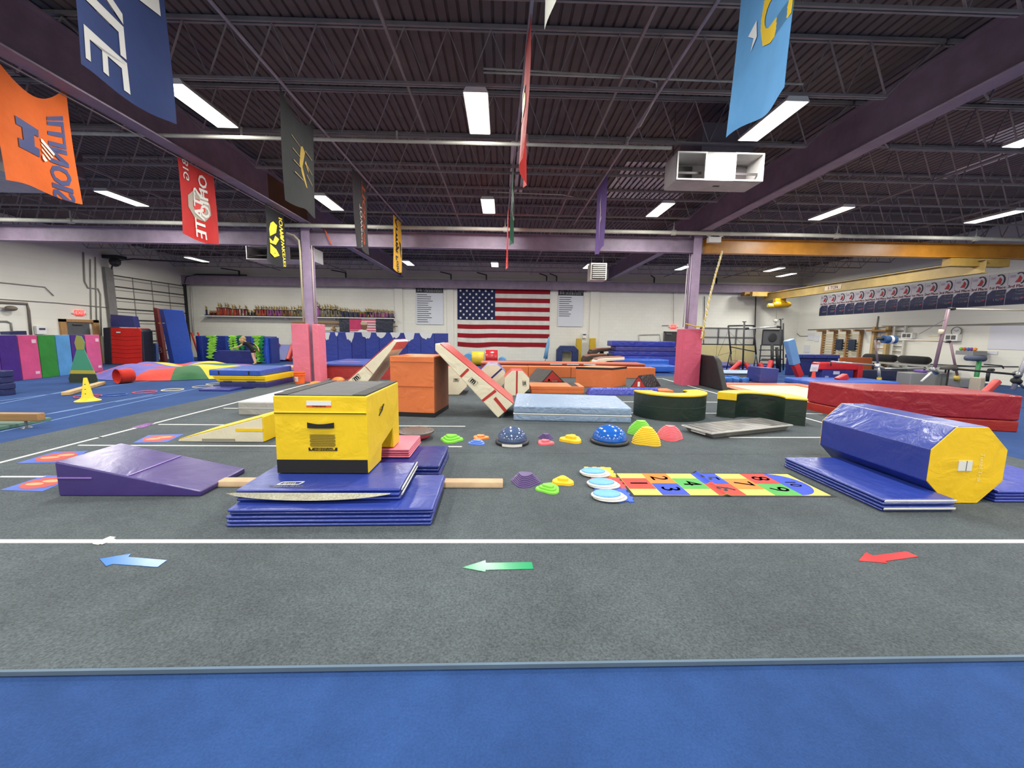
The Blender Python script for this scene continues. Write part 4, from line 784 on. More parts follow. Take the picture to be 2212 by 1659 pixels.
t = T('control_box', 'white control box on the left wall near the door', 'control box', w(85,713)); a, b = w(73,704), w(97,722); B(XL+.02,XL+.14,a.y,b.y,b.z,a.z).build('case', WHITE, t, bevel=.01); B(XL+.14,XL+.145,a.y+.08,b.y-.05,a.z-.16,a.z-.08).build('display', plain((70,66,90),.4), t)
a, b = w(17,714), w(60,722); t = T('foam_block', 'dark blue block on top of the purple panels', 'foam block', (-15.4,12.6,1.37)); q = hit(22,722,(-15.2,12.2),(-15.7,15.9)); q2 = hit(58,722,(-15.2,12.2),(-15.7,15.9)); MB().hexa([Vector((q.x,q.y,1.37)),Vector((q2.x,q2.y,1.37)),Vector((q2.x-.3,q2.y,1.37)),Vector((q.x-.3,q.y,1.37)),Vector((q.x,q.y,1.47)),Vector((q2.x,q2.y,1.50)),Vector((q2.x-.3,q2.y,1.5)),Vector((q.x-.3,q.y,1.47))]).build('body', NAVY, t)
# ---- vine-hung blue mats
t = T('mat_fort', 'blue mats standing as a fort hung with green vines', 'mat fort', (-13.4,20.9,FZ)); VB = vinyl((36,54,132),.4)
for i in range(5): B(-15.1+i*.66,-15.1+i*.66+.65,21.2,21.3,FZ,1.32).build('back_panel', vinyl((40,70,160) if i%2 else (32,48,120),.4), t, bevel=.015)
B(-15.25,-14.95,20.3,21.2,FZ,1.32).build('side_panel', VB, t, bevel=.015); B(-12.1,-11.8,20.3,21.2,FZ,1.28).build('side_panel', vinyl((46,84,190),.4), t, bevel=.015); B(-11.8,-11.66,20.5,21.2,FZ,1.26).build('side_panel', VB, t, bevel=.015)
tag(B(-14.45,-12.3,20.3,21.0,FZ,.60).build('foam_block', vinyl((40,48,120),.4), bevel=.02), 'long low navy block inside the vine hung fort', 'foam block')
def vine(label, X, Y, z0, z1, w_, col, k):
    rr = random.Random(k); n = 14; vs = []; fs = []; x = X
    for i in range(n+1):
        f = i/n; z = z0+(z1-z0)*f; x = X+.05*math.sin(5*f+k); ww = w_*(.35+.75*(i%2))*(.7+.5*rr.random()); vs += [(x-ww,Y+.03*math.sin(3*f*PI+k),z),(x+w_*(.35+.75*((i+1)%2)),Y-.02,z)]
    for i in range(n): fs.append((i*2,i*2+1,i*2+3,i*2+2))
    o = MB().add(vs,fs).build('leaf_garland', cloth(col,.7)); o.modifiers.new('skin','SOLIDIFY').thickness = .01; tag(o, label, 'garland', 'green vine garlands on the blue mats')
LG, DG = (138,206,60), (28,128,66)
for k,(px, c, lab, bot) in enumerate(((452,LG,'lime green vine garland at the left end of the fort',.2),(462,LG,'second lime vine garland from the left end',.55),(474,LG,'lime vine garland beside the dark green ones',.5),(484,LG,'thin lime vine garland in the fort middle',.6),(494,DG,'dark green vine garland left of the child',.58),(538,LG,'lime vine garland behind the child',.5),(550,LG,'bright lime vine garland over the right panel',.3),(557,LG,'long lime vine garland beside the right panel',.05),(564,DG,'dark green vine garland at the right end of the fort',.05))):
    q = atY(px,728,20.25); vine(lab,q.x,(20.27-.03*(k%3)) if k not in (2,3,4,5) else 21.16-.03*(k%4),1.36,bot,.15 if k else .2,c,k)
# ---- child bending over the mats
def person():
    c = at(548,787,FZ); t = T('person', 'child in black shirt bending forward with one arm stretched out', 'person', (c.x,c.y,FZ)); s = 1.02
    J = {'pel':(0,0,.70),'wai':(-.10,0,.82),'che':(-.24,-.02,.97),'nek':(-.34,-.02,1.08),'hed':(-.42,-.03,1.17),
         'lh':(.02,-.08,.66),'lk':(.05,-.09,.37),'la':(.13,-.09,.06),'lt':(.04,-.11,.025),'rh':(.02,.08,.66),'rk':(-.02,.10,.37),'ra':(.05,.11,.06),'rt':(-.05,.10,.025),
         'ls':(-.25,-.15,1.02),'le':(-.45,-.22,.88),'lw':(-.66,-.24,.80),'lf':(-.75,-.24,.775),'rs':(-.22,.14,1.02),'re':(.0,.20,.93),'rw':(.14,.20,.78),'rf':(.17,.19,.70)}
    E_ = [('pel','wai'),('wai','che'),('che','nek'),('nek','hed'),('pel','lh'),('lh','lk'),('lk','la'),('la','lt'),('pel','rh'),('rh','rk'),('rk','ra'),('ra','rt'),('che','ls'),('ls','le'),('le','lw'),('lw','lf'),('che','rs'),('rs','re'),('re','rw'),('rw','rf')]
    Rr = {'pel':.115,'wai':.10,'che':.115,'nek':.045,'hed':.085,'lh':.085,'rh':.085,'lk':.052,'rk':.052,'la':.036,'ra':.036,'lt':.03,'rt':.03,'ls':.052,'rs':.052,'le':.036,'re':.036,'lw':.026,'rw':.026,'lf':.022,'rf':.022}
    ks = list(J); me = bpy.data.meshes.new('body'); me.from_pydata([tuple(Vector(J[k])*s) for k in ks],[(ks.index(a),ks.index(b)) for a,b in E_],[]); me.update()
    o = bpy.data.objects.new('body', me); COL.objects.link(o); o.parent = t
    sk = o.modifiers.new('skin','SKIN'); 
    if not me.skin_vertices: 
        bm = bmesh.new(); bm.from_mesh(me); bm.verts.layers.skin.verify(); bm.to_mesh(me); bm.free()
    for i,k in enumerate(ks): me.skin_vertices[0].data[i].radius = (Rr[k]*s,Rr[k]*s); me.skin_vertices[0].data[i].use_root = (k == 'pel')
    sb = o.modifiers.new('soft','SUBSURF'); sb.levels = sb.render_levels = 2
    # freeze, then colour faces by place: shirt, shorts, skin, socks
    COL.objects.link(o) if o.name not in COL.objects else None
    dg = bpy.context.evaluated_depsgraph_get(); m2 = bpy.data.meshes.new_from_object(o.evaluated_get(dg)); o.modifiers.clear(); o.data = m2
    m2.materials.clear(); 
    for m_ in (plain((222,172,146),.6), cloth((24,24,28)), plain((232,214,60),.7)): m2.materials.append(m_)
    for p in m2.polygons:
        x,y,z = p.center/s; p.use_smooth = True
        arm = (z > .7 and (abs(y) > .175) and (x < -.33 or x > -.12)) or x < -.40 and z < 1.0 or x > .10 and z > .6
        p.material_index = 2 if z < .09 else (1 if (.56 < z < 1.09 and not arm and not (x < -.36)) else 0)
    h = MB(); hc = Vector((-.43,-.03,1.20))*s+WO[t]; h.ball(hc+Vector((.025,.01,.02)),.118,14,10,1.05,1.1,.98); h.path([hc+Vector((.06,-.02,.0)),hc+Vector((-.01,-.06,-.14)),hc+Vector((.06,-.05,-.26))],[.10,.08,.03],8); h.path([hc+Vector((.04,.07,.0)),hc+Vector((-.02,.07,-.12)),hc+Vector((.02,.06,-.22))],[.08,.06,.02],8)
    h.build('hair', cloth((176,142,96),.8), t, smooth=True)
    f = MB(); fc = Vector((-.50,-.05,1.165))*s+WO[t]; f.ball(fc,.075,12,8,1.2,.9,.9); f.ball(fc+Vector((-.075,-.01,-.01)),.016,8,6); f.build('face', plain((226,178,152),.6), t, smooth=True); fc_ = LAST[0]
    for dy in (-.03,.025): MB().ball(fc+Vector((-.066,dy,.02)),.009,6,5).build('eye', PTXT, fc_)
    MB().ball(fc+Vector((-.062,-.002,-.045)),.014,8,5,.4,.5,1.4).build('mouth', plain((176,96,90),.6), fc_)
    for nm, base, dr in (('lf','lf',Vector((-1,-.05,-.25))),('rf','rf',Vector((.25,-.1,-1)))):
        b0 = Vector(J[base])*s+WO[t]; hb = MB()
        for k in range(4): o_ = Vector((0,(k-1.5)*.016,0)); hb.path([b0+o_-dr*.01,b0+o_+dr*(.035+.006*(k in (1,2))),b0+o_*1.2+dr*(.062+.01*(k in (1,2)))-Vector((0,0,.006))],[.0095,.0085,.006],6)
        hb.path([b0+Vector((0,-.02,.0))-dr*.015,b0+Vector((0,-.045,-.01))+dr*.015,b0+Vector((0,-.05,-.015))+dr*.035],[.011,.009,.007],6); hb.build('hand_fingers', plain((222,172,146),.6), t, smooth=True)
person()
# ---- red and blue roller ramp
t = T('slide_ramp', 'red and blue foam slide ramp left of the pink column', 'foam ramp', (-11.9,22.2,FZ))
a0, a1, b0, b1 = atY(590,776,22.0), atY(622,776,22.0), atY(603,744,22.6), atY(634,744,22.6)
for p_, q_ in ((a0,b0),(a1,b1)): p_ = p_.copy(); p_.z = FZ+.05; MB().bar(p_,q_,.2,.26).build('side_roll', vinyl((190,44,40),.4), t, bevel=.05, seg=3)
p_ = (a0+a1)/2; p_.z = FZ+.03; MB().bar(p_,(b0+b1)/2-zz(.05),.62,.16).build('slide', vinyl((50,64,150),.4), t, bevel=.02)
MB().hexa([b1+Vector((.12,-.5,-.95)),b1+Vector((.42,-.4,-.95)),b1+Vector((.42,.2,-.95)),b1+Vector((.12,.1,-.95)),b1+Vector((.1,-.05,-.1)),b1+Vector((.3,-.05,-.15)),b1+Vector((.3,.2,-.15)),b1+Vector((.1,.1,-.1))]).build('side_panel', vinyl((60,56,56),.6), t)
# ================================================================ FAR WALL
shz = 2.47
t = T('trophy_shelf', 'long white wall shelf full of trophies', 'shelf', (-12.2,24.65,shz-.06)); B(-17.85,-6.5,24.28,24.8,shz-.05,shz).build('board', WHITE, t)
for X in (-17.7,-15,-13,-10.1,-6.54): B(X-.02,X+.02,24.45,24.8,shz-.16,shz-.05).build('bracket', WHITE, t)
GLD = plain((196,162,70),.3,metal=.7)
_alt = [0]
def trophy(px, h, col, style, base, lab):
    TY = 24.44 if _alt[0]%2 else 24.68; _alt[0] += 1; X = atY(px,684,TY).x; r = T('trophy', lab, 'trophy', (X,TY,shz), 'trophies on the wall shelf'); m = plain(col,.35); bm_ = plain(base,.4)
    if style == 2:
        B(X-.13,X+.13,TY-.07,TY+.07,shz,shz+.05).build('base', bm_, r)
        for s in (-1,1): B(X+s*.085-.03,X+s*.085+.03,TY-.03,TY+.03,shz+.05,shz+h*.58).build('column', m, r)
        B(X-.13,X+.13,TY-.06,TY+.06,shz+h*.58,shz+h*.62).build('platform', bm_, r); z = shz+h*.62
    else:
        B(X-.08,X+.08,TY-.07,TY+.07,shz,shz+.07).build('base', bm_, r); B(X-.035,X+.035,TY-.035,TY+.035,shz+.07,shz+h*.58).build('column', m, r); z = shz+h*.58
    b = MB(); hh = h*.4; b.lathe([(.05,0),(.02,hh*.12),(.035,hh*.35),(.06,hh*.45),(.025,hh*.52),(.015,hh*.6)],(X,TY,z),8); b.ball((X,TY,z+hh*.72),.028,6,5); b.tube((X-.015,TY,z+hh*.66),(X-.06,TY,z+hh*1.0),.009,5); b.tube((X+.015,TY,z+hh*.62),(X+.07,TY,z+hh*.45),.009,5); b.build('figure', GLD, r, smooth=True)
    if style == 2: B(X-.02,X+.02,TY-.05,TY-.02,shz+.05,shz+.17).build('cup', GLD, r)
MAR, RED_, PUR, GRY, NVY, BLK_ = (120,36,36),(176,62,48),(150,74,142),(120,112,96),(36,40,80),(36,32,34)
spec = [(447,.62,NVY,1,'navy trophy alone at the left end of the shelf')]
for px in (455,459,463,467): spec.append((px,.32,MAR,1,'short dark red trophy near the left end of the shelf'))
for px in (474,479,489,494,504,509): spec.append((px,.78 if px < 500 else .68,RED_,2,'tall red two-column trophy in the left part of the shelf'))
spec += [(519,.68,MAR,2,'maroon two-column trophy standing clear with a gold cup'),(532,.68,MAR,2,'maroon two-column trophy left of the black ones')]
for px in (538,544,550): spec.append((px,.40,BLK_,1,'small black trophy behind the maroon ones'))
for px in (554,560,566,571,576): spec.append((px,.66,(176,70,60),2,'red and silver trophy in the middle left of the shelf'))
for px in (583,588,594,599,605,610): spec.append((px,.64,PUR,2,'purple two-column trophy with dark top left of the pillar'))
for px in (615,620,631,637): spec.append((px,.64,(130,84,50),2,'brown and gold trophy just left of the pillar'))
for px in (646,651): spec.append((px,.70,(90,100,80),2,'grey green trophy partly behind the pillar'))
spec += [(686,1.0,PUR,2,'tallest purple tiered trophy right of the pillar'),(691,.85,PUR,2,'second tall purple trophy right of the pillar')]
for px in (698,703,709,715,720,725,730): spec.append((px,.80 if px%2 else .7,GRY,2,'grey stone-look trophy right of the pillar'))
for px in range(736,778,5): spec.append((px,.62 if px < 756 else .54,NVY,1 if px%2 else 2,'navy trophy with gold eagle top'))
for px in (779,783,787): spec.append((px,.40,(150,50,96),1,'low magenta trophy between the navy ones'))
for px in (791,796,800): spec.append((px,.58,(40,36,50),2,'black trophy with gold top near the right part'))
for px in range(804,838,4): spec.append((px,.54,(154,66,132),1 if px%3 else 2,'magenta column trophy in the dense right row'))
for px in (840,845,849): spec.append((px,.50,(84,50,96),1,'dark purple trophy at the right end of the shelf'))
import collections
_cnt = collections.Counter(s_[4] for s_ in spec); _seen = collections.Counter(); ORD = 'first second third fourth fifth sixth seventh eighth ninth tenth'.split()
for px, h, c, st, lab in spec:
  _seen[lab] += 1
  if _cnt[lab] > 1: lab = lab.replace(' trophy',' trophy (%s from left)'%ORD[_seen[lab]-1],1)
  trophy(px,h,c,st,(40,34,34) if c != NVY else (30,32,60),lab)
# wall bars behind the column
t = T('wall_bars', 'wooden wall bars under the trophy shelf beside the pillar', 'wall bars', (-11.2,24.6,.0)); WB = wood((160,118,70),.6)
B(-12.75,-9.85,24.6,24.68,2.10,2.18).build('top_rail', WB, t); B(-12.75,-6.4,24.66,24.7,1.98,2.02).build('back_rail', WB, t)
for X in (-12.4,-11.3,-10.2): B(X-.05,X+.05,24.5,24.62,.0,1.95).build('upright', WB, t); B(X-.14,X+.14,24.45,24.6,1.72,1.80).build('hook', WB, t)
for i in range(9): MB().tube((-12.45,24.56,.3+i*.17),(-10.1,24.56,.3+i*.17),.02,6).build('rung', WB, t)
t = T('crash_mat', 'black quilted mat on the far wall under the trophies', 'wall mat', (-8.2,24.5,1.3)); B(-9.8,-6.62,24.4,24.55,1.2,2.41).build('body', vinyl((40,44,60),.35,bs=.5), t, bevel=.02); B(-9.8,-6.62,24.39,24.4,1.66,1.67).build('seam', PTXT, t)
t = T('portrait_flag', 'pink striped flag with a portrait print on the black wall mat', 'flag', (-8.4,24.38,1.4)); x0, x1, z0, z1 = -9.18, -7.62, 1.2, 2.41
B(x0,x1,24.375,24.385,z0,z1).build('cloth', cloth((226,214,214)), t)
for i in range(8): B(x0+(.0 if i < 4 else .72),x1,24.37,24.376,z0+i*.155,z0+i*.155+.075).build('stripe', cloth((206,96,116)), t)
B(x0,x0+.72,24.366,24.372,1.76,z1).build('canton', cloth((200,70,110)), t)
b = MB(); q = Vector((-8.32,24.36,1.95)); b.ball(q,.19,12,8,1.25,1,.1); b.build('portrait_head', plain((128,86,62),.7), t); MB().ball(q+zz(.17),.2,12,8,.6,1.05,.12).build('portrait_cap', plain((196,176,150),.7), t); MB().ball(q-zz(.55)+Vector((-.08,0,0)),.42,12,8,.9,1,.06).build('portrait_shirt', plain((230,228,222),.7), t)
# posters
def poster(lab, x0, x1, z0, z1, l1, l2, nl, tilt):
    r = T('poster', lab, 'poster', ((x0+x1)/2,24.75,z0)); B(x0,x1,24.74,24.755,z0,z1-.37).build('sheet', plain((214,218,224),.6), r); B(x0,x1,24.735,24.755,z1-.37,z1).build('header', plain((34,34,42),.6), r); hd = LAST[0]
    f = plane_fn((x0,24.735,z1-.185),(1,0,0),(0,0,1),(0,-1,0),.004); textmb('B',.42,lambda x,y:f(x+.22,y),1,.03).build('lettering', WTXT, hd)
    textmb(l1,.2,lambda x,y:f(x+.39+len(l1)*.066*(1.22 if len(l1) < 9 else 1),y+.085),1.15 if len(l1) < 9 else .95,.03).build('lettering', WTXT, hd); textmb(l2,.2,lambda x,y:f(x+.39+len(l2)*.066,y-.085),1.0,.03).build('lettering', WTXT, hd)
    rr = random.Random(nl)
    for i in range(nl): B(x0+.06,x0+.06+rr.uniform(.5,.85)*(x1-x0)*.7,24.733,24.74,z1-.5-i*.125,z1-.46-i*.125).build('print_line', plain((70,70,78),.6), r)
    MB().bar(((x0+x1)/2,24.736,z0),((x0+x1)/2,24.736,z1-.37),.004,.012).build('fold_line', plain((170,172,178),.6), r) if nl > 12 else None
poster('white NATIONAL QUALIFIERS poster left of the big flag',-5.27,-3.63,2.13,4.39,'NATIONAL','QUALIFIERS',14,0); poster('white SCHOLARSHIP ATHLETES poster right of the big flag',3.38,4.92,2.12,4.36,'SCHOLARSHIP','ATHLETES',10,0)
# national flag
t = T('national_flag', 'large stars and stripes flag hung on the far wall', 'flag', (0,24.77,.83)); x0, x1, z0, z1 = -2.77, 2.88, .84, 4.31; sh = (z1-z0)/13; cw = 2.30
def fsurf(x, z): f = (z1-z)/(z1-z0); return Vector((x, 24.765+.02*math.sin(x*3.1+f*2)*f+.008*math.sin(9*x), z-.05*math.sin(PI*(x-x0)/(x1-x0))*(1-f)*0-.07*math.sin(PI*min(1,(x-x0)/2.0))*f**3))
for i in range(13):
    za = z1-sh*(i+1); zb = z1-sh*i; xa = x0+cw if i < 7 else x0
    MB().grid(24,1,lambda u,v: fsurf(xa+(x1-xa)*u, za+(zb-za)*v),(0,.01,0)).build('stripe', cloth((150,24,36) if i%2 == 0 else (222,220,212),.8,trans=.0), t)
MB().grid(12,6,lambda u,v: fsurf(x0+cw*u, z1-7*sh+7*sh*v),(0,.01,0)).build('canton', cloth((36,42,78),.8), t); cn_ = LAST[0]
for r_ in range(9):
    for k in range(6 if r_%2 == 0 else 5):
        cx = x0+cw*((k+.5)/6 if r_%2 == 0 else (k+1)/6); cz = z1-7*sh*(r_+.6)/9.2; c = fsurf(cx,cz)+Vector((0,-.008,0)); pts = []
        for j in range(10): rr = .088 if j%2 == 0 else .036; a = PI/2+j*PI/5; pts.append(c+Vector((rr*math.cos(a),0,rr*math.sin(a))))
        MB().extrude(pts,(0,.004,0)).build('star', WTXT, cn_)
# ================================================================ FAR WALL, RIGHT PART
# ---- tubes behind the red strip
def barrel(lab, x0, x1, Y, R, m, zc):
    r = T('foam_barrel', lab, 'foam barrel', ((x0+x1)/2,Y,zc-R)); b = MB(); M = Matrix.Rotation(PI/2,3,'Y')
    b.lathe([(R*.96,0),(R,.02),(R,x1-x0-.02),(R*.96,x1-x0)],(x0,Y,zc),28,1,1,M).build('shell', m, r, smooth=True, auto=.9)
    for f in (.02,.98): b = MB(); b.path([(x0+(x1-x0)*f,Y+(R+.002)*math.cos(2*PI*i/28),zc+(R+.002)*math.sin(2*PI*i/28)) for i in range(28)],.008,4,closed=True).build('piping', m, r)
    b = MB(); b.path([(x0+(x1-x0)*.5,Y+(R+.002)*math.cos(2*PI*i/28),zc+(R+.002)*math.sin(2*PI*i/28)) for i in range(28)],.006,4,closed=True).build('seam', m, r)
a, b = atY(1020,770,20.5), atY(1046,770,20.5); barrel('yellow foam barrel lying beside the red one',a.x,b.x,20.5,.36,vinyl((226,190,50),.35),FZ+.38)
a, b = atY(1049,770,20.5), atY(1075,770,20.5); barrel('red foam barrel lying between yellow barrel and blue roll',a.x,b.x,20.5,.40,vinyl((190,40,46),.25),FZ+.42)
for px, R, lab in ((1085,.22,'pale blue foam roll right of the red barrel'),(1010,.3,'pale blue foam roll behind the yellow barrel')):
    q = atY(px,780,20.4); q.y = 20.4 if R < .25 else 21.0; tag(MB().lathe([(.001,0),(R*.93,0),(R,.03),(R,.7),(R*.95,.73),(.001,.73)],(q.x,q.y-.05,FZ+R+.02),24,1,1,Matrix.Rotation(-PI/2,3,'X')).build('foam_roll', vinyl((104,164,214),.4), smooth=True, auto=.8), lab, 'foam roll')
t = T('flagpole', 'furled pale blue flag on a wooden pole beside the big flag', 'flag', (2.6,23.2,FZ)); a, b = atY(1177,787,23.2), atY(1187,724,23.2); a.z = FZ
MB().tube(a,b,.018).build('pole', WB, t); MB().path([b+(a-b)*f_+Vector((-.015,-.02,0)) for f_ in (.06,.3,.55,.85)],[.03,.08,.11,.13],10).build('furled_cloth', cloth((118,170,210)), t, smooth=True); MB().lathe([(.14,FZ),(.14,FZ+.03),(.03,FZ+.06),(.02,FZ+.15)],(a.x,a.y,0),16).build('stand', GLD, t); MB().ball(b+zz(.03),.035,8,6).build('finial', GLD, t)
# ---- navy arch, yellow mats
t = T('arch_mat', 'navy padded arch standing against the far wall', 'arch mat', (3.85,23.6,FZ)); NV = vinyl((38,52,98),.4,bs=.5); oc = [(3.2,FZ),(3.2,.72),(3.42,.97),(4.25,.97),(4.5,.72),(4.5,FZ)]; ic = [(3.54,FZ),(3.54,.58),(3.58,.62),(4.08,.62),(4.12,.58),(4.12,FZ)]
vs = [(x,y,z) for y in (23.5,23.85) for x,z in oc+ic]; fs = []
for k in (0,12):
    for i in range(5): f = (k+i,k+i+1,k+6+i+1,k+6+i); fs.append(f if k else f[::-1])
for i in range(5): fs += [(i,i+1,12+i+1,12+i),(6+i,18+i,18+i+1,6+i+1)]
fs += [(0,12,18,6),(5,11,23,17)]
MB().add(vs,fs).build('pad', NV, t, bevel=.03); B(3.56,4.10,23.8,23.84,FZ,.6).build('back_board', plain((170,160,130),.7), t)
for lab, x0, x1, z1 in (('narrow yellow mat standing beside the navy arch',4.5,4.83,1.40),('narrow yellow mat standing at the wall pilaster',5.32,5.68,1.43)): tag(B(x0,x1,24.3,24.5,FZ,z1).build('panel_mat', vinyl((200,166,36),.4,bs=.4), bevel=.03), lab, 'wall mat')
t = T('wall_thermostat', 'small white dispenser on the far wall between yellow mats', 'wall unit', (5.0,24.7,1.45)); B(4.93,5.15,24.62,24.8,1.42,1.72).build('case', WHITE, t); B(4.95,5.13,24.6,24.62,1.6,1.68).build('window', plain((90,80,110),.4), t)
# ---- vaulting tables
def vault(lab, px, py, Y, w_, mtop, mside, s=1):
    r = T('vaulting_table', lab, 'vaulting table', (0,Y,FZ)); q = atY(px,py,Y); r.location = (q.x,Y,FZ); WO[r] = Vector((q.x,Y,FZ)); L = w_*Y/861
    pr = [(-L*.5,-.42*s),(-L*.5,-.12*s),(-L*.42,0.02*s),(-L*.2,.07*s),(L*.5,.12*s),(L*.5,-.02*s),(-L*.1,-.08*s),(-L*.26,-.2*s),(-L*.3,-.42*s)]
    MB().extrude([(q.x+x,Y,q.z+z) for x,z in pr],(0,.85,0)).build('body', mside, r, bevel=.03); tp = [(-L*.45,0.0*s),(-L*.2,.075*s),(L*.48,.125*s),(L*.48,.145*s),(-L*.2,.095*s),(-L*.46,.02*s)]
    MB().extrude([(q.x+x,Y+.02,q.z+z) for x,z in tp],(0,.81,0)).build('top', mtop, r, bevel=.01)
    B(q.x-.02,q.x+.16,Y+.3,Y+.5,FZ,q.z-.02).build('post', DARKSTEEL, r); B(q.x-.45,q.x+.5,Y+.1,Y+.7,FZ,FZ+.08).build('base', DARKSTEEL, r)
BRN = vinyl((140,82,56),.45); BRD = vinyl((70,54,46),.5)
vault('brown vaulting table highest of three by the blue mats',1301,757,21.2,50,BRN,BRD); vault('brown vaulting table in the middle of three',1287,771,19.9,50,BRN,BRD); vault('white sided vaulting table nearest the orange block',1318,777,17.8,64,vinyl((150,106,90),.45),vinyl((226,222,204),.5))
# ---- stack of blue crash mats
def pxbox(name, lab, cat, x0, x1, y0, y1, Y, d, m, bev=.03, grp=None):
    a, b = atY(x0,y1,Y), atY(x1,y0,Y); xm = (x0+x1)/2; a.z, b.z = atY(xm,y1,Y).z, atY(xm,y0,Y).z; return tag(B(a.x,b.x,Y,Y+d,FZ if a.z < .45 and (cat in ('box','mat') or name in ('foam_block','panel_mat') or 'jointed' in lab or 'violet' in lab) else a.z,b.z).build(name, m, bevel=bev), lab, cat, grp)
gB = 'blue crash mats piled by the far wall'
pxbox('crash_mat','long bright blue mat at the foot of the mat pile','crash mat',1392,1462,790,804,17.2,1.3,vinyl((44,96,190),.35),.04,gB)
pxbox('crash_mat','dark blue pad under the bright blue mat at the pile foot','crash mat',1412,1452,805,817,17.25,1.1,vinyl((40,56,140),.4),.04,gB)
pxbox('crash_mat','bright blue jointed mat in the lower pile','crash mat',1326,1446,777,790,18.95,1.1,vinyl((42,96,196),.35),.04,gB)
pxbox('crash_mat','violet blue mat across the middle of the pile','crash mat',1330,1470,769.3,777,20.1,1.0,vinyl((60,70,170),.3,bs=.5),.03,gB)
pxbox('crash_mat','wrinkled dark blue mat third from the pile top','crash mat',1325,1470,759.3,769,20.1,1.0,vinyl((50,56,140),.3,bs=.6),.03,gB)
pxbox('crash_mat','faded blue mat second from the pile top','crash mat',1330,1470,749.3,759,20.1,1.0,vinyl((66,62,128),.35,bs=.5),.03,gB)
pxbox('crash_mat','deep blue wrinkled mat on top of the pile','crash mat',1322,1460,737,749,20.1,1.0,vinyl((46,58,158),.28,bs=.6),.04,gB)
pxbox('foam_block','black foam block under the vaulting tables','foam block',1314,1324,764,790,19.2,.4,vinyl((30,32,44),.5))
# ---- far door, exit sign, fixtures on far wall
d = T('door_3', None, None, (10.55,24.75,FZ), kind='structure'); B(10.08,11.0,24.74,24.79,FZ,1.84).build('leaf', paint((66,62,62),.5), d); B(10.02,10.08,24.70,24.8,FZ,1.9).build('jamb', paint((90,86,84),.5), d); B(11.0,11.06,24.70,24.8,FZ,1.9).build('jamb', paint((90,86,84),.5), d); B(10.02,11.06,24.70,24.8,1.84,1.9).build('head', paint((90,86,84),.5), d); B(10.15,10.5,24.68,24.74,1.72,1.77).build('closer', STEEL, d)
exit_sign('red lit exit sign above the dark far door',(10.6,24.78,2.2),'y')
b_ = lambda px, py: atY(px,py,24.74)
conduit([b_(1430,703),b_(1445,703)],.02); conduit([b_(1380,748),b_(1380,723),b_(1425,722),b_(1428,746)],.03,plain((200,198,190),.5)); conduit([b_(1279,640),b_(1278,730)],.02); conduit([b_(1455,630),b_(1455,700)],.012); conduit([b_(412,620),b_(418,724)],.05,plain((206,204,196),.5)); conduit([b_(1633,632),b_(1630,745)],.03,DARKSTEEL); conduit([b_(1522,640),b_(1520,745)],.02,DARKSTEEL); conduit([b_(1504,640),b_(1503,720)],.014)
# ---- sliding window frame with beige pads below
w_ = T('window_1', None, None, (13.5,24.7,1.0), kind='structure'); a, b = b_(1514,708), b_(1628,745)
B(a.x,b.x,24.76,24.79,b.z,a.z).build('pane', plain((196,196,190),.3), w_)
for f in (0,.33,.66,1): X = a.x+(b.x-a.x)*f; B(X-.035,X+.035,24.70,24.78,b.z,a.z).build('stile', DARKSTEEL if f in (0,1) else STEEL, w_)
for f in (0,.45,1): z = b.z+(a.z-b.z)*f; B(a.x,b.x,24.70,24.78,z-.03,z+.03).build('rail', plain((120,120,118),.5) if f else DARKSTEEL, w_)
a, b = b_(1510,746), b_(1628,800); t = T('wall_pad', 'beige wall padding under the window frame', 'wall pad', (13.6,24.5,FZ))
for i in range(3): x0 = 12.1+i*1.2; B(x0,x0+1.19,24.5,24.65,FZ,1.10).build('panel', vinyl((206,192,140),.5), t, bevel=.02)
# ---- bars: rails from pixels at a given depth
def frame_thing(name, lab, cat, Y, rods, r0=.035, mcol=None):
    pts = [atY(x,y,Y+dy) for (n_,p0,p1,*k) in rods for x,y,dy in ((*p0,0),(*p1,0))]
    r = T(name, lab, cat, (sum(p.x for p in pts)/len(pts),Y,FZ))
    for (n_, p0, p1, *k) in rods:
        rr = k[0] if k else r0; m = k[1] if len(k) > 1 else (mcol or DARKSTEEL); ya = k[2] if len(k) > 2 else 0; yb = k[3] if len(k) > 3 else ya
        MB().tube(atY(*p0,Y+ya),atY(*p1,Y+yb),rr,8).build(n_, m, r, smooth=True)
    return r
SIL = plain((205,205,200),.25,metal=.6); BARW = plain((222,206,180),.5); RPAD = vinyl((196,40,44),.4); BPAD = vinyl((104,148,196),.4)
frame_thing('high_bar', 'dark steel bar frame with sloped lower rail far right', 'gym bars', 18.0, [('post',(1573,704),(1579,765)),('post',(1578,760),(1569,800),.025),('post',(1578,760),(1581,800),.025),('post',(1628,703),(1633,765)),('post',(1633,765),(1627,800),.025),('post',(1633,765),(1639,805),.025),('top_rail',(1573,704),(1628,703)),('low_rail',(1577,749),(1633,760),.025,None or DARKSTEEL),('cable',(1572,717),(1551,768),.006),('cable',(1574,715),(1604,745),.006),('cable',(1551,768),(1590,758),.006)])
frame_thing('high_bar', 'single bar between two dark posts above red legs', 'gym bars', 16.8, [('post',(1608,694),(1604,806)),('post',(1687,689),(1685,804)),('bar',(1610,710),(1684,706),.03,SIL),('clamp',(1610,710),(1617,709),.05),('clamp',(1678,706),(1686,706),.05),('cap',(1604,695),(1612,695),.02),('cap',(1683,690),(1692,689),.02)])
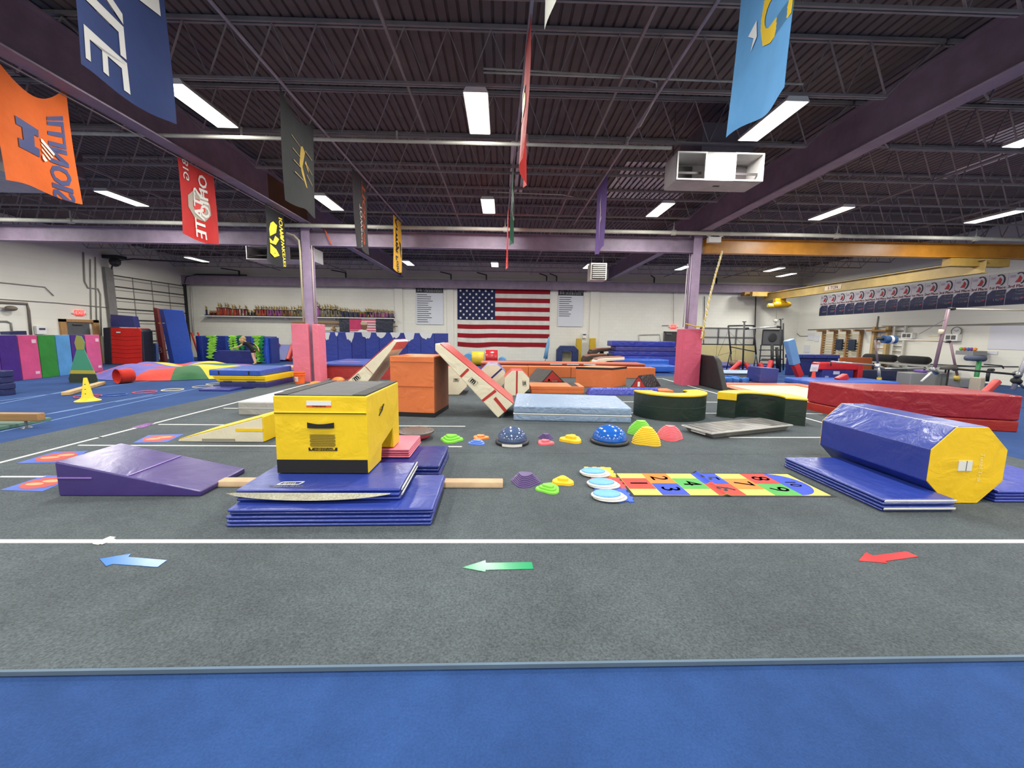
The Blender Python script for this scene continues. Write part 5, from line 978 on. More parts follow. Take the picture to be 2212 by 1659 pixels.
for k,((p0,p1),lab) in enumerate(zip((((1598,783),(1569,807)),((1611,784),(1625,808)),((1641,784),(1653,806)),((1666,780),(1654,818))),('red padded leg leaning left under the single bar','red padded leg leaning right under the single bar','red padded leg next to the blue block','red padded leg standing behind the blue block'))):
    YL = 16.7 if k < 3 else 15.0; e0, e1 = atY(*p0,YL), atY(*p1,YL-.2); e1.z = FZ+.06
    tag(MB().tube(e0,e1,.09,12).build('padded_strut', RPAD, smooth=True, auto=.8), lab, 'padded leg', 'red padded bar legs')
t = T('mushroom_trainer', 'brown mushroom trainer behind the red padded legs', 'mushroom trainer', (10.3,17.5,FZ)); q = atY(1593,784,17.5); MB().lathe([(.30,q.z-.12),(.34,q.z-.06),(.34,q.z),(.25,q.z+.10),(.001,q.z+.14)],(q.x,17.5,0),20).build('cap', vinyl((104,76,58),.5), t, smooth=True); MB().tube((q.x,17.5,FZ),(q.x,17.5,q.z-.1),.12,12).build('stem', plain((190,110,60),.6), t)
t = T('big_fan', 'grey wire cage fan panel on a black stand', 'fan', (15,21.5,FZ)); a, b = atY(1644,745,21.5), atY(1690,713,21.5); B(a.x,b.x,21.45,21.5,a.z,b.z).build('cage', plain((112,114,116),.35,metal=.3), t, bevel=.05)
for z in (a.z,b.z): MB().tube((a.x,21.44,z),(b.x,21.44,z),.03).build('rim', DARKSTEEL, t)
for X in (a.x,b.x): MB().tube((X,21.44,a.z),(X,21.44,b.z),.03).build('rim', DARKSTEEL, t); MB().tube((X,21.5,FZ),(X,21.5,a.z),.03).build('leg', DARKSTEEL, t)
MB().lathe([(.25,0),(.2,.02),(.001,.03)],((a.x+b.x)/2,21.44,(a.z+b.z)/2),20,1,1,Matrix.Rotation(PI/2,3,'X')).build('hub', plain((60,60,62),.5), t)
for i in range(3): MB().tube((a.x,21.5,.1+i*.25),(b.x,21.5,.1+i*.25),.025).build('cross_rail', DARKSTEEL, t)
frame_thing('strength_rack', 'black steel rack posts beside the blue padded post', 'rack', 19.5, [('post',(1668,745),(1668,800),.07),('post',(1678,750),(1680,800),.07),('post',(1692,698),(1692,800),.03),('rail',(1640,756),(1690,756),.025),('rail',(1645,776),(1690,776),.03)])
t = T('padded_post', 'slanted post padded pale blue above and red below', 'padded post', (11.2,15,FZ)); a, m_, b = atY(1704,734,15), atY(1717,787,15), atY(1728,813,15)
MB().bar(a,m_,.30,.26,up=(0,-1,0)).build('upper_pad', BPAD, t, bevel=.03); MB().bar(m_,b,.22,.22,up=(0,-1,0)).build('lower_pad', RPAD, t, bevel=.03); MB().tube(b,Vector((b.x+.03,b.y,FZ)),.04).build('foot', STEEL, t)
# ---- foam pit: rim board and loose cubes
t = T('pit_rim', 'pale padded rim along the foam pit', 'pit rim', (8.6,15.4,FZ)); a, b = atY(1552,812,15.2), atY(1652,812,15.2); B(a.x,b.x,15.2,16.3,FZ,.17).build('board', plain((120,118,112),.7), t); B(a.x-.1,b.x+.1,15.15,16.4,.17,.24).build('top_pad', vinyl((158,180,206),.4), t, bevel=.03)
t = T('landing_mat', 'blue landing mat behind the foam pit under the bars', 'landing mat', (9.8,18.3,FZ)); B(9.15,13.2,18.5,21.5,FZ,.12).build('body', vinyl((70,76,150),.4), t, bevel=.03); B(9.3,13.0,19.0,21.5,.12,.25).build('upper_layer', vinyl((56,60,130),.4), t, bevel=.03)
cube = None; rr = random.Random(9); proto = MB().box(-.1,.1,-.1,.1,0,.2).build('foam_cube', vinyl((52,112,190),.8), bevel=.02, seg=1)
spots = [(7.0+.25*i+rr.uniform(-.015,.015), 13.78+.26*j+rr.uniform(-.015,.015)) for j in range(4) for i in range(12)]+[(5.05+.26*i+rr.uniform(-.05,.05), 16.0+.24*j+rr.uniform(-.05,.05)) for j in range(2) for i in range(5)]
spots = [p_ for p_ in spots if not (8.75 < p_[0] < 9.85 and p_[1] > 13.45)]
for k,(x, y) in enumerate(spots):
    o = proto if k == 0 else proto.copy()
    if k: COL.objects.link(o)
    o.location = (x,y,FZ+rr.uniform(.0,.03)); o.rotation_euler = (rr.uniform(-.12,.12),rr.uniform(-.12,.12),rr.uniform(0,1.5)); s_ = rr.uniform(.8,.92); o.scale = (s_,s_,s_)
    tag(o, 'loose blue foam cube in the pit beside the trampoline' if x > 6.5 else 'loose blue foam cube at the foot of the blue mat pile', 'foam cube', 'blue foam cubes in the pit')
# ---- in-ground trampoline with orange pads
t = T('trampoline', 'cream trampoline bed with orange edge pads', 'trampoline', (8.4,11,FZ)); ORP = vinyl((214,126,92),.45)
x0, x1, y0, y1 = 7.07, 10.3, 8.9, 13.55; B(x0,x1,y0,y1,FZ,-.012).build('frame', plain((40,40,44),.6), t); B(x0+.42,x1-.42,y0+.42,y1-.42,-.012,-.004).build('bed', cloth((232,220,176),.6), t)
for q in ((x0,x0+.40,y0,y1),(x1-.40,x1,y0,y1),(x0+.42,x1-.42,y0,y0+.4),(x0+.42,x1-.42,y1-.4,y1)): B(*q,-.012,.03).build('edge_pad', ORP, t, bevel=.012)
t = T('foam_slab', 'black slope-ended foam panel leaning at the right column', 'foam panel', (6.6,12.3,0)); P = [atX(x,y,6.52) for x,y in ((1509,834),(1509,765),(1540,769),(1548,780),(1562,845))]; 
for p_ in P: p_.z = max(p_.z,0.0)
MB().extrude(P,(.16,0,0)).build('body', vinyl((26,26,28),.6), t, bevel=.03)
# ---- right side floor things
a = at(1662,834); t = T('foam_block', 'navy foam block tipped at the trampoline corner', 'foam block', (a.x+.3,a.y+.3,0)); MB().obox((9.28,13.95,.27),(.72,.62,.52),.15,0,.06).build('body', vinyl((50,58,128),.4), t, bevel=.02); MB().obox((9.28,13.95,.535),(.70,.60,.01),.15,0,.06).build('top', vinyl((104,116,170),.4), t)
t = T('landing_mat', 'crumpled blue mats beside the navy foam block', 'landing mat', (10.7,13.5,FZ)); B(10.4,13.4,13.0,14.4,FZ,.16).build('body', vinyl((66,104,190),.4,bs=.5), t, bevel=.05, seg=3); B(10.4,13.8,11.6,12.98,FZ,.08).build('lower_layer', vinyl((70,110,176),.5), t, bevel=.03)
q = at(1738,821); t = T('cone_sign', 'white paper sign on a small red cone stand', 'sign', (11.7,14.7,.16)); q = Vector((11.35,14.2,.16)); MB().lathe([(.12,.16),(.12,.18),(.085,.19),(.06,.40),(.001,.40)],(q.x,q.y,0),4).build('stand', plain((226,74,60),.5), t); MB().obox((q.x,q.y,.52),(.28,.012,.26),0,.15).build('paper', WHITE, t)
for i in range(4): MB().obox((q.x,q.y-.02+.01*i*.3,.45+i*.04),(.2,.004,.006),0,.15).build('print_line', plain((170,160,150),.6), t)
t = T('panel_wall', 'navy panel mats standing behind the red vaulting beam', 'panel mat', (13.7,17.3,FZ))
for i in range(4): B(12.55+i*.56,12.55+i*.56+.55,17.2,17.35,FZ,.72).build('panel', vinyl((36,46,110),.4), t, bevel=.02); B(12.55+i*.56,12.55+i*.56+.55,17.12,17.45,.72,.88).build('fold', vinyl((40,54,130),.4), t, bevel=.02)
pxbox('panel_mat','rust orange panel standing beyond the navy panels','panel mat',1815,1886,772,797,17.6,.12,vinyl((176,90,46),.5)); pxbox('panel_mat','dark navy mat behind the blue vault base','mat',1860,1940,800,818,15.4,.4,vinyl((40,46,78),.4)); pxbox('panel_mat','dark slate mat left of the red beam base','mat',1762,1776,799,816,15.6,.4,vinyl((34,44,66),.4))
t = T('vault_horse', 'red padded beam on a blue base with red end leg', 'vault horse', (13.0,14.6,FZ)); Y = 14.6; a, b = atY(1768,800,Y), atY(1858,784,Y); B(a.x,b.x,Y,Y+.4,a.z,b.z).build('padded_top', vinyl((206,34,42),.3), t, bevel=.07, seg=3)
a, b = atY(1776,822,Y), atY(1846,800,Y); B(a.x,b.x,Y+.03,Y+.37,FZ,b.z).build('base', vinyl((46,54,130),.4), t, bevel=.02); a, b = atY(1850,824,Y), atY(1866,786,Y); B(a.x,b.x,Y-.02,Y+.42,FZ,b.z).build('end_leg', RPAD, t, bevel=.03); q = atY(1808,806,Y); B(q.x-.12,q.x+.12,Y+.02,Y+.03,q.z-.05,q.z+.07).build('label_patch', plain((190,196,214),.5), t); q = atY(1787,814,Y); B(q.x-.07,q.x+.07,Y+.02,Y+.03,q.z-.03,q.z+.03).build('label_patch', plain((150,160,196),.5), t)
tag(MB().bar(atY(1808,822,13.6),atY(1828,812,13.6),.22,.2).build('padded_strut', RPAD, bevel=.03), 'red and white padded leg in front of the blue vault base', 'padded leg', 'red padded bar legs'); tag(MB().bar(atY(2120,834,10.6)-zz(.33),atY(2156,822,10.6),.16,.14).build('padded_strut', vinyl((196,70,66),.4), bevel=.03), 'red padded leg behind the right end of the crash mat', 'padded leg', 'red padded bar legs')
frame_thing('parallel_bars', 'silver parallel bars behind the red vaulting beam', 'gym bars', 14.2, [('bar',(1795,781),(1897,789),.03,SIL,.3,0),('bar',(1897,796),(2000,796),.03,SIL),('post',(1897,785),(1900,822),.05,SIL),('post',(1795,781),(1795,790),.02,DARKSTEEL,.3),('foot',(1890,789),(1908,796),.06,SIL),('foot_pad',(1899,816),(1900,823),.07,plain((220,190,60),.5))])
UB = plain((138,112,124),.45)
frame_thing('high_bar', 'tall purple grey post carrying a white high bar', 'gym bars', 11.6, [('post',(2049,668),(2019,794),.045,UB),('bar',(2052,667),(2230,671),.022,BARW),('clamp',(2049,667),(2062,667),.045),('joint',(2012,796),(2024,806),.07,STEEL),('stay',(2012,804),(1990,824),.03,WHITE),('cable',(2042,690),(1985,722),.006),('chalk_mark',(2034,712),(2031,722),.06,BARW),('hook',(2008,726),(2034,725),.012,plain((190,170,90),.5))])
frame_thing('high_bar', 'lower bar with blue foam roll spanning to a dark post', 'gym bars', 13.2, [('bar',(1905,732),(2047,738),.024,BARW),('clamp',(1896,732),(1907,732),.05),('post',(1890,735),(1896,785),.03,plain((120,110,110),.5)),('post',(2053,739),(2068,812),.035,UB),('joint',(2060,798),(2068,797),.06,STEEL),('foot_pad',(2066,812),(2068,822),.08,plain((206,180,90),.5)),('clamp',(2043,738),(2053,738),.04)])
t = T('foam_roll', 'blue foam roll with white band on the lower bar', 'foam roll', (14.4,13.2,1.5)); a, b = atY(1908,733,13.2), atY(1933,734,13.2); MB().tube(a,b,.13,14).build('foam', vinyl((46,84,130),.6), t, smooth=True, auto=.8); m_ = (a+b)/2; MB().tube(m_+Vector((-.02,0,0)),m_+Vector((.07,0,0)),.137,14).build('band', WHITE, t)
frame_thing('low_rail', 'black rail with grey slanted post at the right edge', 'gym bars', 9.6, [('rail',(2066,797),(2196,809),.026,BLACK),('post',(2232,742),(2188,842),.05,plain((150,150,160),.35,metal=.3)),('joint',(2194,806),(2200,812),.08,STEEL),('clamp',(2192,820),(2199,826),.09,BLACK),('stay',(2200,826),(2212,838),.03,STEEL)])
frame_thing('green_pole_stand', 'green pole stand behind the red crash mat', 'stand', 12.4, [('pole',(2116,777),(2103,848),.06,plain((46,128,74),.5)),('brush',(2088,773),(2126,775),.09,plain((84,92,112),.8))])
frame_thing('trolley', 'small dark trolley frame near the green pole', 'trolley', 13.5, [('rail',(2010,787),(2124,792),.02),('post',(2136,800),(2132,824),.05),('rail',(2136,799),(2146,799),.05),('frame_top',(2126,787),(2164,790),.02),('frame_side',(2164,790),(2168,796),.02)])
q = atY(2050,795,12.8); t = T('chalk_stand', 'grey chalk bowl on a thin stand beside the slanted post', 'chalk stand', (q.x,12.8,FZ)); MB().lathe([(.28,.0),(.22,.13),(.001,.16)],(q.x,12.8,q.z-.05),14,1,.6).build('bowl', plain((84,80,76),.7), t, smooth=True); MB().tube((q.x,12.8,FZ),(q.x,12.8,q.z-.05),.025).build('pole', DARKSTEEL, t); MB().lathe([(.2,FZ),(.2,FZ+.02),(.03,FZ+.04)],(q.x,12.8,0),14).build('foot', DARKSTEEL, t)
t = T('ball_tray', 'grey wall tray holding coloured balls', 'tray', (17.7,15.4,1.0)); a, b = atX(2082,766,18.2), atX(2122,758,18.2); y_a, y_b = min(a.y,b.y), max(a.y,b.y); B(17.85,18.4,y_a,y_b,a.z,a.z+.16).build('tray', plain((140,140,142),.5), t); B(18.35,18.49,y_a+.2,y_b-.2,a.z-.1,a.z+.05).build('bracket', BLACK, t)
for k,(c, f) in enumerate((((110,190,60),.12),((206,80,50),.32),((80,110,170),.52),((110,70,160),.7),((240,150,60),.9))): tag(MB().ball((17.98,y_b-(y_b-y_a)*f,a.z+.225),.065,12,8).build('ball', plain(c,.5), smooth=True), '%s ball in the grey wall tray'%('green','red','blue','purple','orange')[k], 'ball', 'balls in the wall tray')
# ---- right wall: banners, wall bars, heaters, clock
def rw(px, py, d=.03): return atX(px,py,XR-d)
NB = 19; ya, yb = 23.2, 12.2; bw = (ya-yb)/NB
for i in range(NB):
    y1_, y0_ = ya-i*bw, ya-(i+1)*bw+.01; place = ('1st','2nd','3rd')[(i*7+i//3)%3] if i not in (4,5,7,8) else '2nd'
    r = T('award_banner', 'award banner number %d counted from the far end of the row'%(i+1), 'banner', (XR-.02,(y0_+y1_)/2,2.9), 'award banners in a row on the right wall')
    r['label'] = 'award banner, %s of the row counted from the far corner'%('first second third fourth fifth sixth seventh eighth ninth tenth eleventh twelfth thirteenth fourteenth fifteenth sixteenth seventeenth eighteenth nineteenth'.split()[i])
    B(XR-.02,XR-.008,y0_,y1_,2.9,4.05).build('sheet', plain((206,200,206),.6), r)
    nv = plain((40,42,80),.6); nf_ = MB().extrude([(XR-.024,y1_,2.9),(XR-.024,y1_,3.32),(XR-.024,y1_-.14,3.47),(XR-.024,y0_+.01,3.47),(XR-.024,y0_+.01,2.9)],(.003,0,0)).build('navy_field', nv, r)
    fn = plane_fn((XR-.024,(y0_+y1_)/2,3.55),(0,-1,0),(0,0,1),(-1,0,0),.004); textmb(place+' Place',.15,fn,.95,.02).build('lettering', plain((196,60,70),.6), r)
    textmb('Level',.11,lambda x,y:fn(x+.1,y-.16),1,.02).build('lettering', WTXT, nf_); textmb('Champion',.08,lambda x,y:fn(x+.1,y-.27),1,.02).build('lettering', WTXT, nf_); textmb('USA',.14,lambda x,y:fn(x+.06,y-.45),1,.02).build('lettering', WTXT, nf_)
    MB().lathe([(.05,0),(.001,.002)],fn(.2,-.42),10,.5,1,Matrix.Rotation(-PI/2,3,'Y')).build('emblem', plain((196,60,80),.6), r)
    b = MB(); b.path([fn(.16*math.cos(a)*.9+.05,.27+.2*math.sin(a)) for a in [-1.2+.42*k for k in range(9)]],.022,4); b.build('emblem_ring', plain((40,38,50),.6), r); polymb([(-.08,.14),(.08,.13),(.11,.28),(.04,.38),(.0,.26)],lambda x,y: fn(x,y)+Vector((-.004,0,0))).build('emblem', plain((176,44,52),.6), r)
    for k in range(3): polymb([(-.24,.40-.03*k),(-.08,.40-.03*k),(-.08,.385-.03*k),(-.24,.385-.03*k)],fn).build('print_line', plain((150,130,150),.6), r)
t = T('wall_bars', 'wooden wall bars with two dark pads on the right wall', 'wall bars', (XR-.2,21.3,.1))
for Y in (22.6,21.8,21.0,20.2): B(XR-.16,XR-.03,Y-.05,Y+.05,.2,2.06).build('upright', WB, t); B(XR-.5,XR-.03,Y-.06,Y+.06,1.97,2.07).build('hook_arm', WB, t)
for i in range(12): MB().tube((XR-.11,20.15,.32+i*.135),(XR-.11,22.65,.32+i*.135),.02,6).build('rung', wood((206,186,140),.6), t)
for Y in (21.42,20.62): B(XR-.2,XR-.1,Y-.22,Y+.2,1.0,1.56).build('pad', vinyl((36,48,66),.5), t, bevel=.02)
t = T('wall_ladder', 'wooden ladder frame on the right wall beside a white panel', 'wall ladder', (XR-.2,18.9,.1))
for Y in (19.45,18.75): B(XR-.2,XR-.05,Y-.07,Y+.07,.1,2.2).build('upright', wood((196,168,116),.6), t)
for i in range(7): MB().tube((XR-.12,18.75,.3+i*.28),(XR-.12,19.45,.3+i*.28),.02,6).build('rung', WB, t)
B(XR-.35,XR-.05,18.65,19.7,1.96,2.04).build('arm', WB, t)
t = T('climbing_ladder', 'white open rung frame behind the foam roll', 'climbing frame', (XR-.2,18.1,.1))
for Y in (18.45,17.95): B(XR-.14,XR-.05,Y-.04,Y+.04,.1,2.2).build('upright', plain((210,206,196),.6), t)
for i in range(8): MB().tube((XR-.1,17.95,.3+i*.24),(XR-.1,18.45,.3+i*.24),.018,6).build('rung', plain((90,90,86),.6), t)
for lab, p0, p1 in (('small white wall heater left of the slanted post',(1955,719),(1977,732)),('larger white wall heater under the round clock',(2049,722),(2076,737))):
    a, b = rw(*p0), rw(*p1); t = T('wall_heater', lab, 'wall heater', (XR-.1,(a.y+b.y)/2,b.z)); cs_ = B(XR-.2,XR-.01,b.y,a.y,b.z,a.z).build('case', WHITE, t, bevel=.01); w2 = (a.y-b.y)
    for f in (.14,.54): B(XR-.206,XR-.2,b.y+w2*f,b.y+w2*(f+.33),b.z+.06,a.z-.05).build('grille', plain((96,94,92),.6), cs_)
c = rw(2068,716); t = T('wall_clock', 'round white wall clock above the larger heater', 'clock', c); MB().lathe([(.001,0),(.17,0),(.18,.03),(.17,.04),(.001,.04)],c,24,1,1,Matrix.Rotation(-PI/2,3,'Y')).build('face', plain((222,220,216),.4), t); MB().path([c+Vector((-.045,.18*math.cos(2*PI*i/24),.18*math.sin(2*PI*i/24))) for i in range(24)],.014,5,closed=True).build('rim', plain((110,108,106),.5), t)
for a_ in (.6,2.4): MB().bar(c+Vector((-.048,0,0)),c+Vector((-.048,.11*math.cos(a_),.11*math.sin(a_))),.01,.004).build('hand', PTXT, t)
for p0, p1, lab in (((2140,704),(2235,757),'white board sheet on the right wall at the edge'),((2126,758),(2154,766),'small white paper on the right wall by the tray'),((1745,720),(1757,735),'white paper sheet on the right wall near the corner'),((1737,745),(1748,762),'white notice low on the right wall near the corner'),((1760,725),(1768,738),'white notice with green corner by the wall bars'),((1885,720),(1898,755),'white panel between wall bars and ladder')):
    a, b = rw(*p0,.02), rw(*p1,.02); tag(MB().box(XR-.02,XR-.006,min(a.y,b.y),max(a.y,b.y),b.z,a.z).build('notice_sheet', plain((218,218,224),.5)), lab, 'notice')
conduit([rw(1745,712),rw(2230,697)],.02); conduit([rw(1905,704),rw(2230,701)],.014); conduit([rw(1897,683),rw(1890,730)],.03); conduit([rw(1705,690),rw(1712,712),rw(1728,726),rw(1745,726)],.012,DARKSTEEL); conduit([rw(1960,790),rw(2200,792)],.015,DARKSTEEL)
t = T('junction_box', 'grey electric box on the right wall by the ladder', 'junction box', rw(1890,733)); c = rw(1890,733); B(XR-.12,XR-.01,c.y-.14,c.y+.14,c.z-.1,c.z+.12).build('case', plain((140,140,140),.5), t); B(XR-.13,XR-.12,c.y-.1,c.y+.1,c.z-.07,c.z+.09).build('cover', plain((160,160,158),.5), t)
t = T('work_bench', 'metal bench with black bags along the right wall', 'bench', (17.6,17.6,FZ)); B(17.1,18.2,15.6,19.2,.50,.56).build('top', plain((170,168,164),.4), t)
for Y in (15.8,19.0):
    for X in (17.2,18.1): MB().tube((X,Y,FZ),(X,Y,.5),.03).build('leg', DARKSTEEL, t)
MB().tube((17.15,15.6,.3),(17.15,19.2,.3),.02).build('rail', DARKSTEEL, t)
for lab, y0_, y1_ in (('long black gear bag on the wall bench',17.4,18.9),('short black gear bag on the wall bench',16.0,17.2)): tag(MB().lathe([(.12,0),(.16,.06),(.17,(y1_-y0_)/2),(.16,y1_-y0_-.06),(.12,y1_-y0_)],(17.55,y0_,.735),12,1.2,1,Matrix.Rotation(-PI/2,3,'X')).build('gear_bag', cloth((34,34,36)), smooth=True), lab, 'bag')
pxbox('storage_box','grey box behind the red mat by the slanted post','box',1966,2050,806,824,13.0,.5,plain((128,128,126),.7)); pxbox('storage_box','small purple box on the grey box','box',1992,2005,800,806,13.05,.3,plain((104,74,150),.6)); pxbox('storage_box','tan box near the dark trolley','box',2116,2131,816,834,11.9,.3,plain((176,164,146),.7)); pxbox('storage_box','grey low cabinet at the right wall behind the mat','box',2072,2112,818,832,13.2,.4,plain((132,134,136),.7))
# ================================================================ OVERHEAD
# crane bridge
t = T('bridge_crane', 'yellow five ton bridge crane along the right wall', 'crane', (15.6,18,3.75)); YC2 = paint((176,152,96),.5); X = 15.6
b = MB(); b.box(X-.12,X+.12,12.9,23.9,3.76,3.79).box(X-.12,X+.12,12.9,23.9,4.17,4.2).box(X-.012,X+.012,12.9,23.9,3.79,4.17); b.build('bridge_girder', YC2, t)
for Y, x0, x1 in ((13.2,14.6,16.6),(23.6,14.6,16.6)): B(x0,x1,Y-.13,Y+.13,4.0,4.25).build('end_truck', paint((168,136,66),.5), t)
B(14.4,16.8,23.9,24.3,4.05,4.28).build('runway_end', paint((150,108,34),.5), t)
fn = plane_fn((X-.012,18.9,3.98),(0,-1,0),(0,0,1),(-1,0,0),.012); MB().obox((X-.02,18.9,3.98),(.006,.95,.2)).build('plate', plain((206,190,170),.6), t); textmb('5 TON',.2,fn,1,.02).build('lettering', plain((176,60,50),.6), t)
for z in (4.215,4.24): MB().path([(X-.05,13.4,z),(X-.05,18,z-.015),(X-.05,23.5,z)],.008,4).build('cable', BLACK, t)
h = T('chain_hoist', 'yellow hoist hanging at the far end of the crane', 'hoist', (15.6,22.4,3.2)); HY = plain((214,164,24),.35)
MB().lathe([(.1,0),(.17,.08),(.19,.3),(.17,.85),(.1,.98)],(X-.45,22.4,3.45),14,1,1,Matrix.Rotation(PI/2,3,'Y')).build('motor', HY, h, smooth=True, auto=.8); MB().lathe([(.08,0),(.13,.06),(.12,.6),(.06,.68)],(X-.72,22.45,3.38),12,1,1,Matrix.Rotation(PI/2,3,'Y')).build('gearbox', plain((226,190,70),.4), h, smooth=True, auto=.8); B(X-.4,X+.2,22.3,22.5,3.6,3.78).build('trolley', HY, h); MB().tube((X-.2,22.4,3.35),(X-.2,22.4,2.62),.008,5).build('chain', STEEL, h); MB().lathe([(.04,0),(.13,.04),(.13,.12),(.04,.18)],(X-.2,22.4,2.46),14).build('hook_block', plain((206,204,196),.5), h, smooth=True, auto=.9); MB().path([(X-.2,22.4,2.46),(X-.17,22.4,2.38),(X-.22,22.4,2.33),(X-.27,22.4,2.38)],.014,6).build('hook', STEEL, h)
# ventilation boxes
def vent_box(lab, x0, x1, y0, y1, z0, z1, openings=True):
    r = T('ventilation_unit', lab, 'ventilation unit', ((x0+x1)/2,(y0+y1)/2,z0)); m = paint((196,192,190),.5); b = MB(); w = (x1-x0); th = .02
    b.box(x0,x1,y0+.0,y1,z0,z0+th).box(x0,x1,y0,y1,z1-th,z1).box(x0,x0+th,y0,y1,z0+th,z1-th).box(x1-th,x1,y0,y1,z0+th,z1-th).box(x0+th,x1-th,y1-th,y1,z0+th,z1-th); b.box(x0+w*.34,x1-w*.34,y0,y0+th,z0+th,z1-th); b.build('case', m, r)
    for a, c in ((x0,x0+w*.34),(x1-w*.34,x1)):
        f = MB(); e = .025; f.box(a,c,y0-.01,y0+.02,z0,z0+e).box(a,c,y0-.01,y0+.02,z1-e,z1).box(a,a+e,y0-.01,y0+.02,z0+e,z1-e).box(c-e,c,y0-.01,y0+.02,z0+e,z1-e); fo_ = f.build('opening_frame', WHITE, r); B(a+.06,c-.06,y1-.12,y1-.08,z0+.06,z1-.08).build('louver', plain((70,64,66),.6), r); B(a+.03,c-.03,y0+.12,y0+.135,z0+.15,z0+.19).build('vane', plain((60,56,58),.6), fo_)
    B((x0+x1)/2+.02,(x0+x1)/2+.14,y0+.25,y0+.29,z0-.006,z0).build('drain_plug', BLACK, r)
    B(x0+w*.3,x1-w*.1,y0+.1,y1+.5,z1,z1+.55).build('duct', paint((120,112,120),.6), r)
    for X in (x0+.1,x1-.1): MB().tube((X,y1-.1,z1),(X,y1-.1,5.85),.012,5).build('hanger', STEEL, r)
vent_box('white twin-outlet ventilation box under the right girder',3.15,4.76,7.64,8.2,4.44,4.93); vent_box('grey ventilation box cut off behind the orange banner',-11.0,-9.15,7.75,9.1,4.42,4.9); vent_box('ventilation box beyond the purple cross beam on the left',-9.6,-7.2,15.6,16.6,4.25,4.75)
t = T('unit_heater', 'louvered unit heater hanging before the far wall', 'heater', (4.0,17,3.92)); B(3.66,4.34,17.05,17.7,3.9,4.6).build('case', paint((206,200,188),.5), t, bevel=.02); B(3.72,4.28,17.0,17.05,3.96,4.54).build('grille_back', plain((40,38,38),.7), t)
for i in range(7): MB().obox((4.0,17.0,4.0+i*.08),(.56,.06,.012),0,.5).build('louver', paint((206,200,188),.5), t)
for X in (3.75,4.25): MB().tube((X,17.4,4.6),(X,17.4,5.85),.012,5).build('hanger', STEEL, t)
t = T('emergency_light', 'white twin-head emergency light on the cross beam', 'emergency light', (6.65,12.95,4.6)); B(6.46,6.86,12.86,13.02,4.55,4.72).build('case', WHITE, t, bevel=.015)
for X, a_ in ((6.5,-.3),(6.84,.3)): MB().tube((X,12.93,4.72),(X,12.93,4.78),.02).build('neck', WHITE, t); MB().lathe([(.03,0),(.07,.04),(.075,.1),(.001,.1)],(X,12.95,4.82),14,1,1,Matrix.Rotation(PI/2+.4,3,'X')@Matrix.Rotation(a_,3,'Y')).build('lamp_head', WHITE, t, smooth=True, auto=.8)
# climbing rope and tie
t = T('climbing_rope', 'yellow twisted rope hanging from the beam to the pink pad', 'rope', (6.5,12.9,1.5)); pts = []; pts2 = []; n = 90
for i in range(n+1):
    f = i/n; c = Vector((6.84-.46*f-.05*math.sin(PI*f),12.72,4.26-2.72*f)); pts.append(c+Vector((.014*math.cos(i*1.05),.014*math.sin(i*1.05),0))); pts2.append(c-Vector((.014*math.cos(i*1.05),.014*math.sin(i*1.05),0)))
MB().path(pts,.024,5).build('strand', cloth((222,196,110)), t); MB().path(pts2,.024,5).build('strand', cloth((226,220,196)), t); MB().path([(5.86,12.78,2.0),(6.1,12.75,1.93),(6.4,12.75,1.9),(6.48,12.78,1.75),(6.47,12.78,1.5)],.02,6).build('tie', cloth((206,176,70)), t)
tag(MB().path([(-5.55,13.0,4.75),(-5.45,13.0,4.5),(-5.38,13.05,4.3)],.018,5).build('strap', cloth((206,90,50))), 'orange strap hanging from the cross beam by the column', 'strap')
# banner poles
for X0, X1, z in ((-3.12,-3.16,5.045),(.31,.10,5.045),(2.2,2.2,5.045)): ST('pole_trim', MB().tube((X0,2.9,z),(X1,13.05,z),.02,8), paint((170,158,168),.5), smooth=True)
ST('pole_trim', MB().tube((-6.22,4.2,4.86),(-6.22,12.6,4.86),.012,8), paint((170,150,150),.5), smooth=True)
# ---- banners
def banner(lab, X, y0, y1, z1, z0, col, k, prints=(), drift=0, sag=0.0, side=1, fold=.035):
    t = T('banner', lab, 'banner', (X,(y0+y1)/2,z0), 'team banners hung from the roof'); rr = random.Random(k); ph = rr.uniform(0,6)
    def sf(u, v, o=0): 
        y = y0+(y1-y0)*u; z = z1-(z1-z0)*v-sag*math.sin(PI*u)*(1-v)**2+.03*math.sin(6*u+ph)*v
        x = X+fold*(.2+.8*v)*math.sin(5.5*u+2.2*v+ph)+drift*v; return Vector((x+o,y,z))
    cl_ = MB().grid(18,22,sf).build('cloth', cloth(col,.75,trans=.35), t, smooth=True); h, w = z1-z0, abs(y1-y0)
    for pi_,(kind, mcol, data) in enumerate(prints):
        for o in (.006+.0025*pi_,-.006-.0025*pi_):
            P = lambda a, b_, o=o: sf(min(1,max(0,b_)),min(1,max(0,a)),o)      # a runs down the banner, b across it
            if kind == 'text':
                s, a, b_, size, bold = data; mbx = textmb(s,size,lambda x,y: P(a+x/h, b_+(-y if side > 0 else -y)/w),1,bold); nm = 'lettering'
            else:
                mbx = MB().add([P(*p) for p in data],[tuple(range(len(data)))]); nm = 'emblem'
            bm = bmesh.new(); me = bpy.data.meshes.new('t'); me.from_pydata([tuple(v) for v in mbx.v],[],mbx.f); bm.from_mesh(me); bmesh.ops.triangulate(bm, faces=bm.faces); bm.verts.index_update(); m2 = MB().add([v.co.copy() for v in bm.verts],[tuple(v.index for v in f.verts) for f in bm.faces]); bm.free(); bpy.data.meshes.remove(me)
            m2.build(nm, plain(mcol,.7), cl_)
    return t
def el(ca, cb, ra, rb, n=16, a0=0, a1=2*PI): return [(ca+ra*math.cos(a0+(a1-a0)*i/n), cb+rb*math.sin(a0+(a1-a0)*i/n)) for i in range(n)]
W_ = (226,226,220)
